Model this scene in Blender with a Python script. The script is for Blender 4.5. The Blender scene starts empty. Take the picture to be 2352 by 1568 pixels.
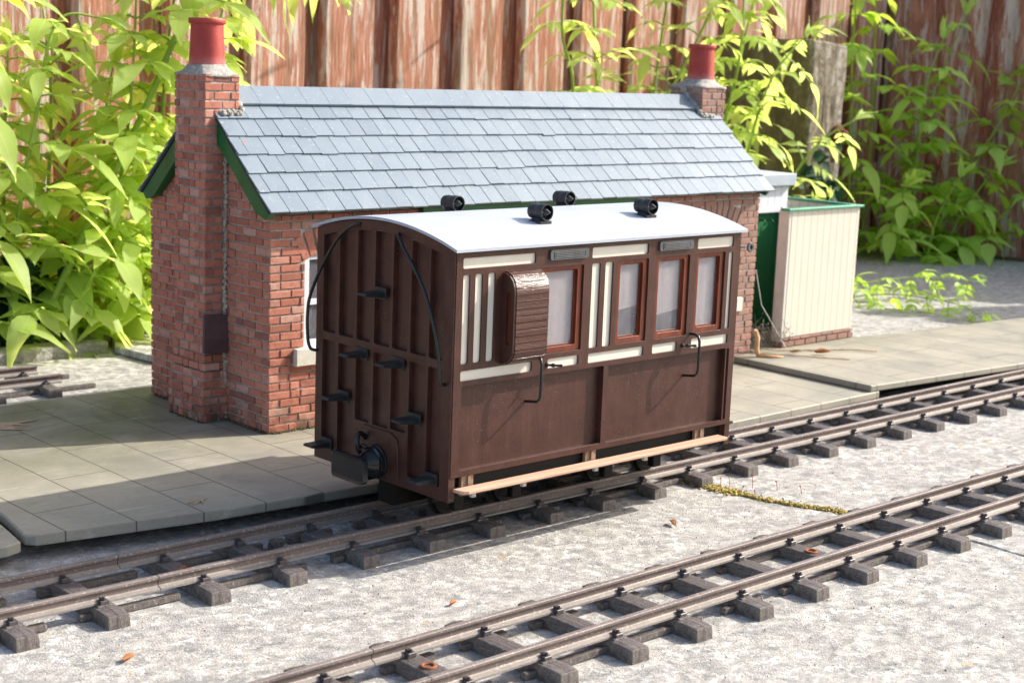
import bpy, math, random
from mathutils import Vector, Matrix, noise
from mathutils.geometry import tessellate_polygon
# Scale: 1 unit = 10 cm of the real garden railway.
sc = bpy.context.scene
# ------------------------------------------------------------------ camera
cam_d = bpy.data.cameras.new("camera"); cam = bpy.data.objects.new("camera", cam_d)
sc.collection.objects.link(cam); sc.camera = cam
cam.location = (-4.26234, -4.90413, 2.17165)
cam.rotation_euler = (1.3921, -0.0378, -0.7455)
cam_d.sensor_width = 36.0; cam_d.lens = 3585.8/2352*36
cam_d.clip_start = 0.05; cam_d.clip_end = 500
cam_d.dof.use_dof = True; cam_d.dof.focus_distance = 6.9; cam_d.dof.aperture_fstop = 3.0
# ------------------------------------------------------------------ world, sun, exposure
SUN_AZ, SUN_EL = 20.0, 35.0      # azimuth measured from +X towards -Y
sdir = Vector((math.cos(math.radians(SUN_EL))*math.cos(math.radians(SUN_AZ)),
               -math.cos(math.radians(SUN_EL))*math.sin(math.radians(SUN_AZ)), math.sin(math.radians(SUN_EL))))
w = bpy.data.worlds.new("World"); sc.world = w; w.use_nodes = True
nt = w.node_tree; sky = nt.nodes.new('ShaderNodeTexSky'); sky.sky_type = 'NISHITA'; sky.sun_disc = False
sky.sun_elevation = math.radians(SUN_EL); sky.sun_rotation = math.atan2(sdir.x, sdir.y)
sky.air_density = 1.0; sky.dust_density = 3.5; sky.ozone_density = .6
bg = nt.nodes['Background']; nt.links.new(sky.outputs[0], bg.inputs[0]); bg.inputs[1].default_value = 0.15
sl = bpy.data.lights.new("sun", 'SUN'); sl.energy = 4.0; sl.angle = math.radians(0.6); sl.color = (1.0, 0.95, 0.87)
so = bpy.data.objects.new("sun", sl); sc.collection.objects.link(so)
so.rotation_euler = (-sdir).to_track_quat('-Z', 'Y').to_euler(); so.location = sdir*20
sc.view_settings.view_transform = 'Standard'; sc.view_settings.look = 'None'
sc.view_settings.exposure = 0.78; sc.view_settings.gamma = 1.0
# ------------------------------------------------------------------ helpers
COL = sc.collection
R = math.radians
rnd = random.Random(7)

class MB:
    def __init__(s): s.v = []; s.f = []; s.t = []; s.uv = []
    def add(s, verts, faces, tint=0.5, M=None, uvs=None):
        n = len(s.v)
        for p in verts: s.v.append(M @ Vector(p) if M is not None else Vector(p))
        for i, f in enumerate(faces):
            s.f.append([n+k for k in f]); s.t.append(tint)
            s.uv.append([uvs[k] for k in f] if uvs else [(0, 0)]*len(f))
    def box(s, x0, x1, y0, y1, z0, z1, tint=0.5, M=None, jit=0.0):
        j = (lambda: rnd.uniform(-jit, jit)) if jit else (lambda: 0.0)
        v = [(x+j(), y+j(), z+j()) for z in (z0, z1) for y in (y0, y1) for x in (x0, x1)]
        s.add(v, [(0, 2, 3, 1), (4, 5, 7, 6), (0, 1, 5, 4), (1, 3, 7, 5), (3, 2, 6, 7), (2, 0, 4, 6)], tint, M)
    def tube(s, pts, r, n=8, tint=0.5, caps=True):
        pts = [Vector(p) for p in pts]; m = len(pts)
        rr = r if isinstance(r, (list, tuple)) else [r]*m
        t0 = (pts[1]-pts[0]).normalized()
        a = t0.orthogonal().normalized(); V = []
        for i, p in enumerate(pts):
            t = (pts[min(i+1, m-1)]-pts[max(i-1, 0)]).normalized()
            a = (a-t*a.dot(t)).normalized(); b = t.cross(a)
            for k in range(n):
                q = 2*math.pi*k/n; V.append(p+(a*math.cos(q)+b*math.sin(q))*rr[i])
        F = [(i*n+k, i*n+(k+1) % n, (i+1)*n+(k+1) % n, (i+1)*n+k) for i in range(m-1) for k in range(n)]
        if caps: F += [tuple(range(n))[::-1], tuple((m-1)*n+k for k in range(n))]
        s.add(V, F, tint)
    def lathe(s, prof, M, n=32, tint=0.5):      # prof: (radius, height) along local +Z
        V = []; m = len(prof)
        for (r, h) in prof:
            for k in range(n):
                q = 2*math.pi*k/n; V.append((r*math.cos(q), r*math.sin(q), h))
        F = [(i*n+k, i*n+(k+1) % n, (i+1)*n+(k+1) % n, (i+1)*n+k) for i in range(m-1) for k in range(n)]
        F += [tuple(range(n))[::-1], tuple((m-1)*n+k for k in range(n))]
        s.add(V, F, tint, M)
    def prism(s, loops, d0, d1, fn, tint=0.5):   # loops of (a,b) polygons (outer, then holes); fn(a,b,d)->xyz
        V = []; F = []; flat = [p for l in loops for p in l]; N = len(flat)
        tri = tessellate_polygon([[Vector((a, b, 0)) for a, b in l] for l in loops])
        V = [fn(a, b, d0) for a, b in flat]+[fn(a, b, d1) for a, b in flat]
        F = [tuple(t) for t in tri]+[tuple(N+k for k in t[::-1]) for t in tri]
        o = 0
        for l in loops:
            m = len(l)
            for k in range(m):
                F.append((o+k, o+(k+1) % m, N+o+(k+1) % m, N+o+k))
            o += m
        s.add(V, F, tint)
    def build(s, name, mat, parent=None, smooth=False, bevel=0.0, seg=1, angle=30, recalc=True, sm_angle=None):
        me = bpy.data.meshes.new(name); me.from_pydata([tuple(p) for p in s.v], [], s.f)
        me.attributes.new('tint', 'FLOAT', 'FACE').data.foreach_set('value', s.t)
        uv = me.uv_layers.new(name='UVMap'); uv.data.foreach_set('uv', [c for f in s.uv for p in f for c in p])
        if recalc:
            import bmesh
            b = bmesh.new(); b.from_mesh(me); bmesh.ops.recalc_face_normals(b, faces=b.faces); b.to_mesh(me); b.free()
        me.validate(); me.materials.append(mat)
        if smooth:
            me.shade_smooth()
            if sm_angle: me.set_sharp_from_angle(angle=R(sm_angle))
        o = bpy.data.objects.new(name, me); COL.objects.link(o)
        if parent is not None: attach(o, parent)
        if bevel:
            m = o.modifiers.new('bevel', 'BEVEL'); m.width = bevel; m.segments = seg; m.limit_method = 'ANGLE'; m.angle_limit = R(angle)
        return o

def world_of(o):
    M = Matrix.LocRotScale(o.location, o.rotation_euler, o.scale)
    return (world_of(o.parent) @ o.matrix_parent_inverse @ M) if o.parent else M
def attach(o, p):
    o.parent = p; o.matrix_parent_inverse = world_of(p).inverted()
def tag(o, label=None, cat=None, group=None, kind=None):
    if label: o['label'] = label
    if cat: o['category'] = cat
    if group: o['group'] = group
    if kind: o['kind'] = kind
    return o
def thing(name, loc, label, cat, group=None, rz=0):
    o = bpy.data.objects.new(name, None); COL.objects.link(o); o.location = loc; o.rotation_euler.z = rz
    o.empty_display_size = .1
    return tag(o, label, cat, group)
def copy_tree(o, parent=None):
    c = o.copy(); COL.objects.link(c)
    if parent is not None: c.parent = parent
    for ch in o.children: copy_tree(ch, c)
    return c
def rrect(x0, x1, y0, y1, r=.012, n=4):
    P = []
    for cx, cy, a in ((x1-r, y1-r, 0), (x0+r, y1-r, 90), (x0+r, y0+r, 180), (x1-r, y0+r, 270)):
        for k in range(n+1):
            q = R(a+90*k/n); P.append((cx+r*math.cos(q), cy+r*math.sin(q)))
    return P
def ico_blob(mb, c, r, jit=.25, tint=.5, sub=1, sq=1.0):
    import bmesh
    b = bmesh.new(); bmesh.ops.create_icosphere(b, subdivisions=sub, radius=r)
    V = [v.co*(1+rnd.uniform(-jit, jit)) for v in b.verts]
    mb.add([(p.x+c[0], p.y+c[1], p.z*sq+c[2]) for p in V], [[v.index for v in f.verts] for f in b.faces], tint); b.free()

# ------------------------------------------------------------------ material helpers
class NT:
    def __init__(s, name):
        s.m = bpy.data.materials.new(name); s.m.use_nodes = True; s.n = s.m.node_tree.nodes; s.l = s.m.node_tree.links
        s.p = s.n['Principled BSDF']; s.out = s.n['Material Output']
        s.tc = s.n.new('ShaderNodeTexCoord')
    def link(s, a, b): s.l.new(a, b)
    def coord(s, scale=(1, 1, 1), rot=(0, 0, 0), src='Object'):
        mp = s.n.new('ShaderNodeMapping'); mp.inputs['Scale'].default_value = scale; mp.inputs['Rotation'].default_value = rot
        s.link(s.tc.outputs[src], mp.inputs[0]); return mp.outputs[0]
    def noise(s, scale, detail=5, rough=.6, vec=None, dist=0.0, col=False):
        t = s.n.new('ShaderNodeTexNoise'); t.inputs['Scale'].default_value = scale; t.inputs['Detail'].default_value = detail
        t.inputs['Roughness'].default_value = rough; t.inputs['Distortion'].default_value = dist
        s.link(vec if vec is not None else s.tc.outputs['Object'], t.inputs['Vector']); return t.outputs[1 if col else 0]
    def voro(s, scale, vec=None, feat='F1', out=0):
        t = s.n.new('ShaderNodeTexVoronoi'); t.feature = feat; t.inputs['Scale'].default_value = scale
        s.link(vec if vec is not None else s.tc.outputs['Object'], t.inputs['Vector']); return t.outputs[out]
    def ramp(s, fac, *stops):
        t = s.n.new('ShaderNodeValToRGB'); e = t.color_ramp.elements
        while len(e) < len(stops): e.new(.5)
        for i, (pos, c) in enumerate(stops):
            e[i].position = pos; e[i].color = (c, c, c, 1) if isinstance(c, (int, float)) else (*c, 1)
        s.link(fac, t.inputs[0]); return t.outputs[0]
    def mix(s, fac, a, b, mode='MIX'):
        t = s.n.new('ShaderNodeMix'); t.data_type = 'RGBA'; t.blend_type = mode
        for i, v in ((0, fac), (6, a), (7, b)):
            inp = t.inputs[i]
            if isinstance(v, bpy.types.NodeSocket): s.link(v, inp)
            elif isinstance(v, (int, float)): inp.default_value = v if i == 0 else (v, v, v, 1)
            else: inp.default_value = (*v, 1)
        return t.outputs[2]
    def math(s, op, a, b=0.0):
        t = s.n.new('ShaderNodeMath'); t.operation = op
        for inp, v in ((t.inputs[0], a), (t.inputs[1], b)):
            if isinstance(v, bpy.types.NodeSocket): s.link(v, inp)
            else: inp.default_value = v
        return t.outputs[0]
    def tint(s):
        t = s.n.new('ShaderNodeAttribute'); t.attribute_name = 'tint'; return t.outputs['Fac']
    def bump(s, h, strength=.3, dist=.01, prev=None):
        t = s.n.new('ShaderNodeBump'); t.inputs['Strength'].default_value = strength; t.inputs['Distance'].default_value = dist
        s.link(h, t.inputs['Height'])
        if prev is not None: s.link(prev, t.inputs['Normal'])
        s.link(t.outputs[0], s.p.inputs['Normal']); return t.outputs[0]
    def set(s, color=None, rough=None, spec=None, metal=None, coat=None):
        def put(name, v):
            if v is None: return
            i = s.p.inputs[name]
            if isinstance(v, bpy.types.NodeSocket): s.link(v, i)
            elif isinstance(v, (tuple, list)): i.default_value = (*v, 1)
            else: i.default_value = v
        put('Base Color', color); put('Roughness', rough); put('Specular IOR Level', spec); put('Metallic', metal); put('Coat Weight', coat)
        return s.m
def plain(name, col, rough=.5, var=.25, nscale=14, bump=.15, bs=60, spec=.5, dust=0.0, coat=None):
    t = NT(name); n = t.noise(nscale, 6, .65)
    c = t.mix(t.ramp(n, (.3, 0), (.7, 1)), tuple(x*(1-var) for x in col), tuple(min(1, x*(1+var)) for x in col))
    if dust:
        d = t.ramp(t.noise(bs*1.7, 3, .7), (.60, 0), (.72, 1)); d2 = t.ramp(t.noise(5, 4, .6), (.4, 0.1), (.7, 1))
        c = t.mix(t.math('MULTIPLY', t.math('MULTIPLY', d, d2), dust), c, (.42, .38, .34))
    t.bump(t.noise(bs, 4, .6), bump, .006)
    r = t.ramp(n, (.3, max(0, rough-.08)), (.7, min(1, rough+.1)))
    return t.set(c, r, spec, coat=coat)

# concrete ground -------------------------------------------------
def concrete(name, tone=1.0, warm=0.0, scale=1.0):
    t = NT(name)
    big = t.noise(1.1*scale, 4, .6, dist=.4)
    mid = t.noise(11*scale, 9, .76, vec=t.coord((1, 1.25, 1), (0, 0, .6)), dist=.15)
    lic = t.noise(17*scale, 7, .78, dist=.2)
    fine = t.noise(120, 3, .7)
    spk = t.voro(95)
    base = t.ramp(mid, (.38, (.20*tone, .21*tone, .20*tone)), (.45, (.34*tone, .325*tone, .30*tone)), (.53, (.43*tone, .405*tone, .365*tone)), (.60, (.56*tone, .54*tone, .50*tone)))
    base = t.mix(t.ramp(big, (.45, 0), (.65, .45)), base, (.42*tone, .405*tone, .38*tone))
    wht = t.math('MULTIPLY', t.ramp(lic, (.535, 0), (.56, 1)), t.ramp(t.noise(2.6*scale, 3, .6), (.38, .25), (.6, 1)))
    base = t.mix(t.math('MULTIPLY', wht, .72), base, (.80*tone, .79*tone, .76*tone))
    drk = t.math('MULTIPLY', t.ramp(t.noise(10*scale, 8, .8, dist=.1), (.55, 0), (.58, 1)), .55)
    base = t.mix(drk, base, (.17*tone, .165*tone, .16*tone))
    drk2 = t.math('MULTIPLY', t.ramp(t.noise(5.2*scale, 6, .7, vec=t.coord((1, 1.3, 1), (0, 0, .5)), dist=.1), (.535, 0), (.575, 1)), .42)
    base = t.mix(drk2, base, (.23*tone, .225*tone, .225*tone))
    pits = t.ramp(fine, (.34, 1), (.43, 0))
    base = t.mix(t.math('MULTIPLY', pits, .28), base, (.13, .12, .105))
    base = t.mix(t.math('MULTIPLY', t.ramp(t.noise(220, 2, .6), (.60, 0), (.68, 1)), .5), base, (.85*tone, .84*tone, .8*tone))
    orl = t.math('MULTIPLY', t.ramp(t.noise(5.2, 2, .5), (.70, 0), (.73, 1)), .5)
    base = t.mix(orl, base, (.55, .40, .20))
    b = t.bump(fine, .6, .012); b = t.bump(mid, .25, .02, b); t.bump(spk, .2, .008, b)
    return t.set(base, .93, .25)
M_ground = concrete('lichen concrete', 1.0)
M_kerb = concrete('kerb concrete', .82)
t = NT('garden soil'); n = t.noise(9, 8, .7)
t.bump(n, .8, .06); M_soil = t.set(t.ramp(n, (.35, (.03, .022, .014)), (.65, (.10, .075, .05))), .95, .2)
# platform slate ---------------------------------------------------
t = NT('platform slate')
n1 = t.noise(2.3, 6, .62, dist=.6); n2 = t.noise(26, 5, .7); st = t.noise(6, 5, .7, vec=t.coord((.5, 6, 1), (0, 0, .55)))
c = t.ramp(n1, (.3, (.25, .245, .21)), (.5, (.335, .31, .245)), (.7, (.40, .37, .29)))
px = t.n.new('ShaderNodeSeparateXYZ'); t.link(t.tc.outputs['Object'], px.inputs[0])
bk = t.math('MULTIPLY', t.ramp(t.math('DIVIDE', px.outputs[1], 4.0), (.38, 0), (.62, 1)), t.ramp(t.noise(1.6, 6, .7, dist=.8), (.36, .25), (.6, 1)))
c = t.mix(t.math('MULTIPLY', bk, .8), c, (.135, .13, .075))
c = t.mix(t.math('MULTIPLY', t.ramp(t.noise(5, 6, .75, dist=.5), (.56, 0), (.66, 1)), .35), c, (.19, .185, .15))
c = t.mix(t.math('MULTIPLY', t.ramp(st, (.60, 0), (.68, 1)), .5), c, (.50, .48, .42))
c = t.mix(t.math('MULTIPLY', t.ramp(n2, (.3, 1), (.42, 0)), .35), c, (.12, .12, .10))
c = t.mix(t.math('MULTIPLY', t.ramp(t.noise(90, 3, .6), (.66, 0), (.72, 1)), .5), c, (.55, .54, .5))
brk = t.n.new('ShaderNodeTexBrick'); brk.offset = 0.5; brk.offset_frequency = 2
t.link(t.coord((1, 1, 1), (0, 0, R(90))), brk.inputs['Vector'])
for k, v in (('Scale', 1), ('Mortar Size', .0045), ('Mortar Smooth', .4), ('Brick Width', .92), ('Row Height', .312)): brk.inputs[k].default_value = v
gap = brk.outputs['Fac']
c = t.mix(t.math('MULTIPLY', gap, .75), c, (.05, .05, .045))
inv = t.math('SUBTRACT', 1.0, gap)
b = t.bump(inv, .5, .008); b = t.bump(n2, .12, .006, b); t.bump(n1, .2, .01, b)
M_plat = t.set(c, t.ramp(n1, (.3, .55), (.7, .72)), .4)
# bricks, mortar ---------------------------------------------------
t = NT('red brick'); tt = t.tint(); n = t.noise(30, 6, .7); n2 = t.noise(3.0, 4, .6)
c = t.ramp(tt, (0, (.29, .13, .10)), (.3, (.45, .165, .11)), (.65, (.56, .23, .155)), (1, (.56, .34, .27)))
c = t.mix(t.math('MULTIPLY', t.ramp(n, (.36, 1), (.5, 0)), .35), c, (.17, .06, .045))
c = t.mix(t.math('MULTIPLY', t.ramp(t.noise(45, 4, .7), (.60, 0), (.70, 1)), .5), c, (.55, .40, .34))
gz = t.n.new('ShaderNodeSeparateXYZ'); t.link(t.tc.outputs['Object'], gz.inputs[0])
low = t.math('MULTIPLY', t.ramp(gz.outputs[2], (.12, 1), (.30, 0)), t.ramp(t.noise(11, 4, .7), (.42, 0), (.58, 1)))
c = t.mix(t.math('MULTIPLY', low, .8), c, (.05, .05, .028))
c = t.mix(t.math('MULTIPLY', t.ramp(t.noise(4.5, 5, .7), (.60, 0), (.74, 1)), .35), c, (.10, .09, .05))
c = t.mix(t.math('MULTIPLY', t.ramp(t.math('DIVIDE', gz.outputs[0], 6.0), (.56, 0), (.68, 1)), t.ramp(t.noise(6, 5, .7), (.25, .35), (.6, .85))), c, (.27, .185, .15))
t.bump(n, .55, .008); M_brick = t.set(c, .85, .3)
t = NT('mortar'); n = t.noise(25, 6, .7)
c = t.ramp(n, (.3, (.32, .29, .24)), (.6, (.54, .50, .44)), (.8, (.66, .62, .57)))
c = t.mix(t.ramp(t.noise(2.4, 4, .6), (.53, 0), (.68, .55)), c, (.17, .15, .09)); t.bump(n, .8, .01); M_mortar = t.set(c, .95, .2)
t = NT('chimney cement'); n = t.noise(40, 6, .75); t.bump(n, 1, .02)
M_cement = t.set(t.ramp(n, (.3, (.27, .25, .22)), (.5, (.48, .45, .41)), (.7, (.66, .64, .60))), .95, .2)
# slates ------------------------------------------------------------
t = NT('roof slate'); tt = t.tint(); n = t.noise(6, 5, .6, dist=1.0); n2 = t.noise(60, 4, .6)
c = t.ramp(tt, (0, (.168, .214, .258)), (.5, (.182, .230, .275)), (1, (.20, .250, .295)))
c = t.mix(t.math('MULTIPLY', t.ramp(n, (.45, 0), (.7, 1)), .25), c, (.25, .285, .31))
c = t.mix(t.math('MULTIPLY', t.ramp(n2, (.62, 0), (.7, 1)), .3), c, (.75, .74, .70))
t.bump(n2, .12, .004); M_slate = t.set(c, t.ramp(n, (.3, .42), (.7, .55)), .45)
M_slate_dark = plain('slate batten', (.03, .033, .036), .8)
t = NT('green paint'); n = t.noise(10, 5, .6)
t.bump(t.noise(60, 4, .6, vec=t.coord((1, 1, .2))), .15, .004)
M_green = t.set(t.ramp(n, (.3, (.004, .10, .028)), (.7, (.008, .16, .045))), .38, .5)
M_greencap = plain('pale green capping', (.06, .28, .17), .45, .25, bump=.2)
t = NT('red chimney pot'); n = t.noise(8, 6, .7); pz = t.n.new('ShaderNodeSeparateXYZ'); t.link(t.tc.outputs['Object'], pz.inputs[0])
c = t.ramp(n, (.3, (.34, .035, .028)), (.7, (.50, .07, .055)))
lowp = t.math('MULTIPLY', t.ramp(t.math('SUBTRACT', pz.outputs[2], 2.0), (.06, 1), (.13, 0)), t.ramp(t.noise(20, 5, .7), (.35, .2), (.6, 1)))
c = t.mix(t.math('MULTIPLY', lowp, .7), c, (.50, .36, .33)); t.bump(t.noise(45, 5, .7), .35, .006); M_pot = t.set(c, .5, .45)
M_white = plain('white painted board', (.74, .78, .82), .55, .06)
M_zinc = plain('grey zinc sheet', (.42, .48, .53), .5, .08)
M_plum = plain('plum slate plate', (.10, .06, .062), .75, .3, 8, .5, 60)
M_stonesill = plain('pale stone sill', (.66, .63, .54), .8, .1, 20, .3)
M_dark = plain('dark interior', (.02, .025, .022), .8)
def planks(name, col, pitch, axis, dirt=.3, gapw=.05, gapc=(.12, .10, .08)):
    t = NT(name); s = t.n.new('ShaderNodeSeparateXYZ'); t.link(t.tc.outputs['Object'], s.inputs[0])
    f = t.math('FRACT', t.math('DIVIDE', s.outputs[axis], pitch))
    g = t.math('MAXIMUM', t.math('LESS_THAN', f, gapw), t.math('GREATER_THAN', f, 1-gapw*.4))
    n = t.noise(18, 5, .7, vec=t.coord((1, 1, .15)))
    c = t.mix(t.math('MULTIPLY', t.ramp(n, (.45, 0), (.75, 1)), dirt), col, tuple(x*.72 for x in col))
    c = t.mix(t.math('MULTIPLY', t.ramp(t.noise(30, 4, .7), (.66, 0), (.72, 1)), .5), c, (.35, .30, .24))
    c = t.mix(t.math('MULTIPLY', g, .5), c, gapc)
    t.bump(t.math('SUBTRACT', 1.0, g), .6, .008); return t.set(c, .6, .4)
M_cream = planks('cream planks', (.66, .62, .52), .082, 0)
M_whitepl = planks('white planks', (.74, .78, .82), .082, 0)
M_greenpl = planks('green door planks', (.010, .17, .05), .075, 0, .2, .06, (.002, .05, .015))
# carriage ----------------------------------------------------------
t = NT('carriage brown'); n = t.noise(9, 6, .6); g = t.noise(30, 6, .75, vec=t.coord((1, 1, .12)))
c = t.ramp(n, (.3, (.050, .0205, .015)), (.7, (.080, .033, .024)))
c = t.mix(t.math('MULTIPLY', t.ramp(g, (.5, 0), (.72, 1)), .35), c, (.12, .05, .04))
dust = t.ramp(t.noise(170, 2, .5), (.685, 0), (.72, 1)); dm = t.ramp(t.noise(3.5, 4, .65), (.45, .05), (.62, 1))
c = t.mix(t.math('MULTIPLY', t.math('MULTIPLY', dust, dm), .7), c, (.50, .42, .38))
c = t.mix(t.math('MULTIPLY', t.ramp(t.noise(2.2, 5, .7, dist=1), (.55, 0), (.8, 1)), .15), c, (.20, .13, .11))
b = t.bump(g, .25, .004); t.bump(t.noise(70, 4, .6), .2, .004, b)
M_brown = t.set(c, t.ramp(g, (.3, .30), (.7, .45)), .38)
t = NT('varnished plank'); g = t.noise(16, 6, .75, vec=t.coord((.25, 1, 2.5)))
c = t.ramp(g, (.3, (.050, .016, .011)), (.7, (.085, .030, .021)))
t.bump(t.noise(110, 4, .7, vec=t.coord((.5, 1, 1.3))), .55, .006); M_gloss = t.set(c, .13, .6)
M_creampanel = plain('cream panel', (.72, .68, .58), .45, .03, 6, .05)
t = NT('mahogany'); g = t.noise(24, 6, .7, vec=t.coord((1, 1, .2)))
t.bump(g, .2, .004); M_mahog = t.set(t.ramp(g, (.3, (.09, .016, .007)), (.55, (.17, .036, .014)), (.75, (.26, .07, .028))), .28, .5)
t = NT('plywood'); g = t.noise(20, 6, .75, vec=t.coord((.12, 1.6, 1)))
t.bump(g, .2, .004); M_ply = t.set(t.ramp(g, (.3, (.46, .27, .18)), (.7, (.68, .45, .32))), .6, .3)
M_oldwood = plain('unpainted hanger wood', (.26, .17, .11), .7, .3)
M_black = plain('black gloss metal', (.012, .013, .014), .28, .2, 12, .06, 60, .55)
M_blackmatt = plain('black plastic', (.020, .024, .026), .42, .3, 14, .12, 60, .5)
M_wheel = plain('dark wheel steel', (.010, .009, .008), .6, .3, spec=.2)
t = NT('pale grey roof sheet'); n = t.noise(2.5, 6, .7, vec=t.coord((.6, 1.6, 1)))
c = t.ramp(n, (.3, (.40, .435, .50)), (.7, (.46, .495, .56)))
c = t.mix(t.math('MULTIPLY', t.ramp(t.noise(45, 5, .75), (.60, 0), (.70, 1)), .22), c, (.30, .30, .28))
c = t.mix(t.math('MULTIPLY', t.ramp(t.noise(6, 6, .75, vec=t.coord((1, .3, 1)), dist=.4), (.56, 0), (.70, 1)), .14), c, (.34, .33, .30))
t.bump(t.noise(4, 3, .5), .12, .02); M_roofw = t.set(c, t.ramp(n, (.3, .36), (.7, .52)), .45)
M_louvre = plain('grey louvre', (.09, .10, .105), .45, .3, 20, .2)
M_int = plain('cream interior lining', (.66, .62, .56), .6, .08)
M_seat = plain('dark blue seat cloth', (.04, .045, .09), .8, .3)
t = NT('scuffed glass'); gl = t.n.new('ShaderNodeBsdfGlossy'); gl.inputs['Roughness'].default_value = .08
tr = t.n.new('ShaderNodeBsdfTransparent'); df = t.n.new('ShaderNodeBsdfDiffuse'); df.inputs[0].default_value = (.46, .45, .50, 1)
sc_ = t.noise(9, 5, .7, vec=t.coord((1.4, 1, .6)), dist=.6)
m1 = t.n.new('ShaderNodeMixShader'); t.link(t.ramp(sc_, (.40, .14), (.6, .22), (.75, .38)), m1.inputs[0]); t.link(tr.outputs[0], m1.inputs[1]); t.link(df.outputs[0], m1.inputs[2])
m2 = t.n.new('ShaderNodeMixShader'); lw = t.n.new('ShaderNodeLayerWeight'); lw.inputs[0].default_value = .5
t.link(t.math('ADD', .035, t.math('MULTIPLY', t.math('POWER', lw.outputs['Facing'], 5.0), .8)), m2.inputs[0]); t.link(m1.outputs[0], m2.inputs[1]); t.link(gl.outputs[0], m2.inputs[2]); t.link(m2.outputs[0], t.out.inputs[0]); M_glass = t.m
# track -------------------------------------------------------------
t = NT('rail metal'); n = t.noise(14, 6, .7, vec=t.coord((.25, 1, 1))); gn = t.n.new('ShaderNodeNewGeometry'); s = t.n.new('ShaderNodeSeparateXYZ')
t.link(gn.outputs['Normal'], s.inputs[0])
c = t.ramp(n, (.3, (.14, .115, .108)), (.5, (.21, .172, .16)), (.7, (.28, .232, .21)))
c = t.mix(t.math('MULTIPLY', t.ramp(t.noise(90, 3, .6), (.58, 0), (.66, 1)), .6), c, (.52, .50, .44))
b = t.bump(t.noise(80, 4, .7), .3, .004); zz = t.n.new('ShaderNodeSeparateXYZ'); t.link(t.tc.outputs['Object'], zz.inputs[0])
ft = t.math('MULTIPLY', t.math('LESS_THAN', zz.outputs[2], .076), t.ramp(t.noise(30, 5, .7), (.3, .35), (.55, 1)))
c = t.mix(t.math('MULTIPLY', ft, .5), c, (.34, .32, .28))
wb = t.math('MULTIPLY', t.math('GREATER_THAN', zz.outputs[2], .077), t.math('LESS_THAN', zz.outputs[2], .099))
c = t.mix(t.math('MULTIPLY', wb, .45), c, (.12, .085, .07))
M_rail = t.set(c, .6, .3, t.ramp(n, (.3, .1), (.7, .3)))
t = NT('sleeper'); tt = t.tint(); g = t.noise(11, 6, .8, vec=t.coord((3.5, .35, 1)), dist=.5); n = t.noise(40, 5, .7)
c = t.ramp(g, (.3, (.062, .050, .050)), (.55, (.125, .102, .10)), (.75, (.23, .195, .19)))
sg = t.n.new('ShaderNodeNewGeometry'); sn = t.n.new('ShaderNodeSeparateXYZ'); t.link(sg.outputs['Normal'], sn.inputs[0])
sd = t.math('LESS_THAN', sn.outputs[2], .5)
c = t.mix(t.math('MULTIPLY', t.math('MAXIMUM', t.math('MULTIPLY', sd, .6), .25), t.ramp(n, (.40, 0), (.62, 1))), c, (.25, .235, .19))
c = t.mix(t.math('MULTIPLY', t.ramp(t.noise(120, 2, .6), (.64, 0), (.70, 1)), .6), c, (.5, .48, .42))
b = t.bump(g, .9, .016); t.bump(n, .4, .006, b); M_sleeper = t.set(c, t.ramp(g, (.35, .32), (.7, .6)), .5)
M_clip = plain('rail chair plastic', (.07, .06, .062), .4, .35, 30, .2)
# fence, post, plants -------------------------------------------------
t = NT('weathered fence board'); tt = t.tint()
v = t.coord((9.5, 3, .62)); addv = t.n.new('ShaderNodeVectorMath'); addv.operation = 'ADD'
cmb = t.n.new('ShaderNodeCombineXYZ'); t.link(t.math('MULTIPLY', tt, 37.0), cmb.inputs[0]); t.link(t.math('MULTIPLY', tt, 91.0), cmb.inputs[2])
t.link(v, addv.inputs[0]); t.link(cmb.outputs[0], addv.inputs[1]); vv = addv.outputs[0]
fl = t.noise(1.9, 8, .78, vec=vv, dist=.35); gr = t.noise(5, 6, .7, vec=vv)
c = t.ramp(gr, (.3, (.26, .085, .05)), (.5, (.46, .19, .12)), (.7, (.62, .33, .23)))
pale = t.ramp(fl, (.51, 0), (.55, 1))
c = t.mix(t.math('MULTIPLY', pale, .85), c, t.mix(gr, (.52, .46, .41), (.82, .72, .64)))
c = t.mix(t.ramp(t.noise(.9, 5, .6, vec=vv), (.52, 0), (.68, .75)), c, (.20, .13, .06))
c = t.mix(t.math('MULTIPLY', t.ramp(gr, (.28, 1), (.38, 0)), .7), c, (.05, .03, .02))
b = t.bump(fl, .4, .03); t.bump(gr, .4, .02, b); M_fence = t.set(c, .8, .3)
t = NT('old post timber'); gv = t.coord((1.2, 1.2, .35)); g = t.noise(4, 8, .75, vec=gv, dist=2.2); n = t.noise(14, 5, .7)
c = t.ramp(g, (.34, (.07, .05, .03)), (.45, (.24, .19, .13)), (.55, (.40, .35, .28)), (.64, (.66, .61, .54)))
c = t.mix(t.math('MULTIPLY', t.ramp(n, (.46, 0), (.62, 1)), .65), c, (.09, .08, .045))
gnn = t.n.new('ShaderNodeSeparateXYZ'); t.link(t.tc.outputs['Object'], gnn.inputs[0])
c = t.mix(t.math('MULTIPLY', t.ramp(t.math('SUBTRACT', gnn.outputs[1], 5.0), (.03, 0), (.08, 1)), .7), c, (.13, .115, .06))
t.bump(g, .8, .05); M_post = t.set(c, .9, .2)
M_rust = plain('rust', (.16, .045, .02), .9, .4, 20, .5)
M_rustb = plain('bright rust', (.34, .10, .03), .85, .3, 30, .4)
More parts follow.
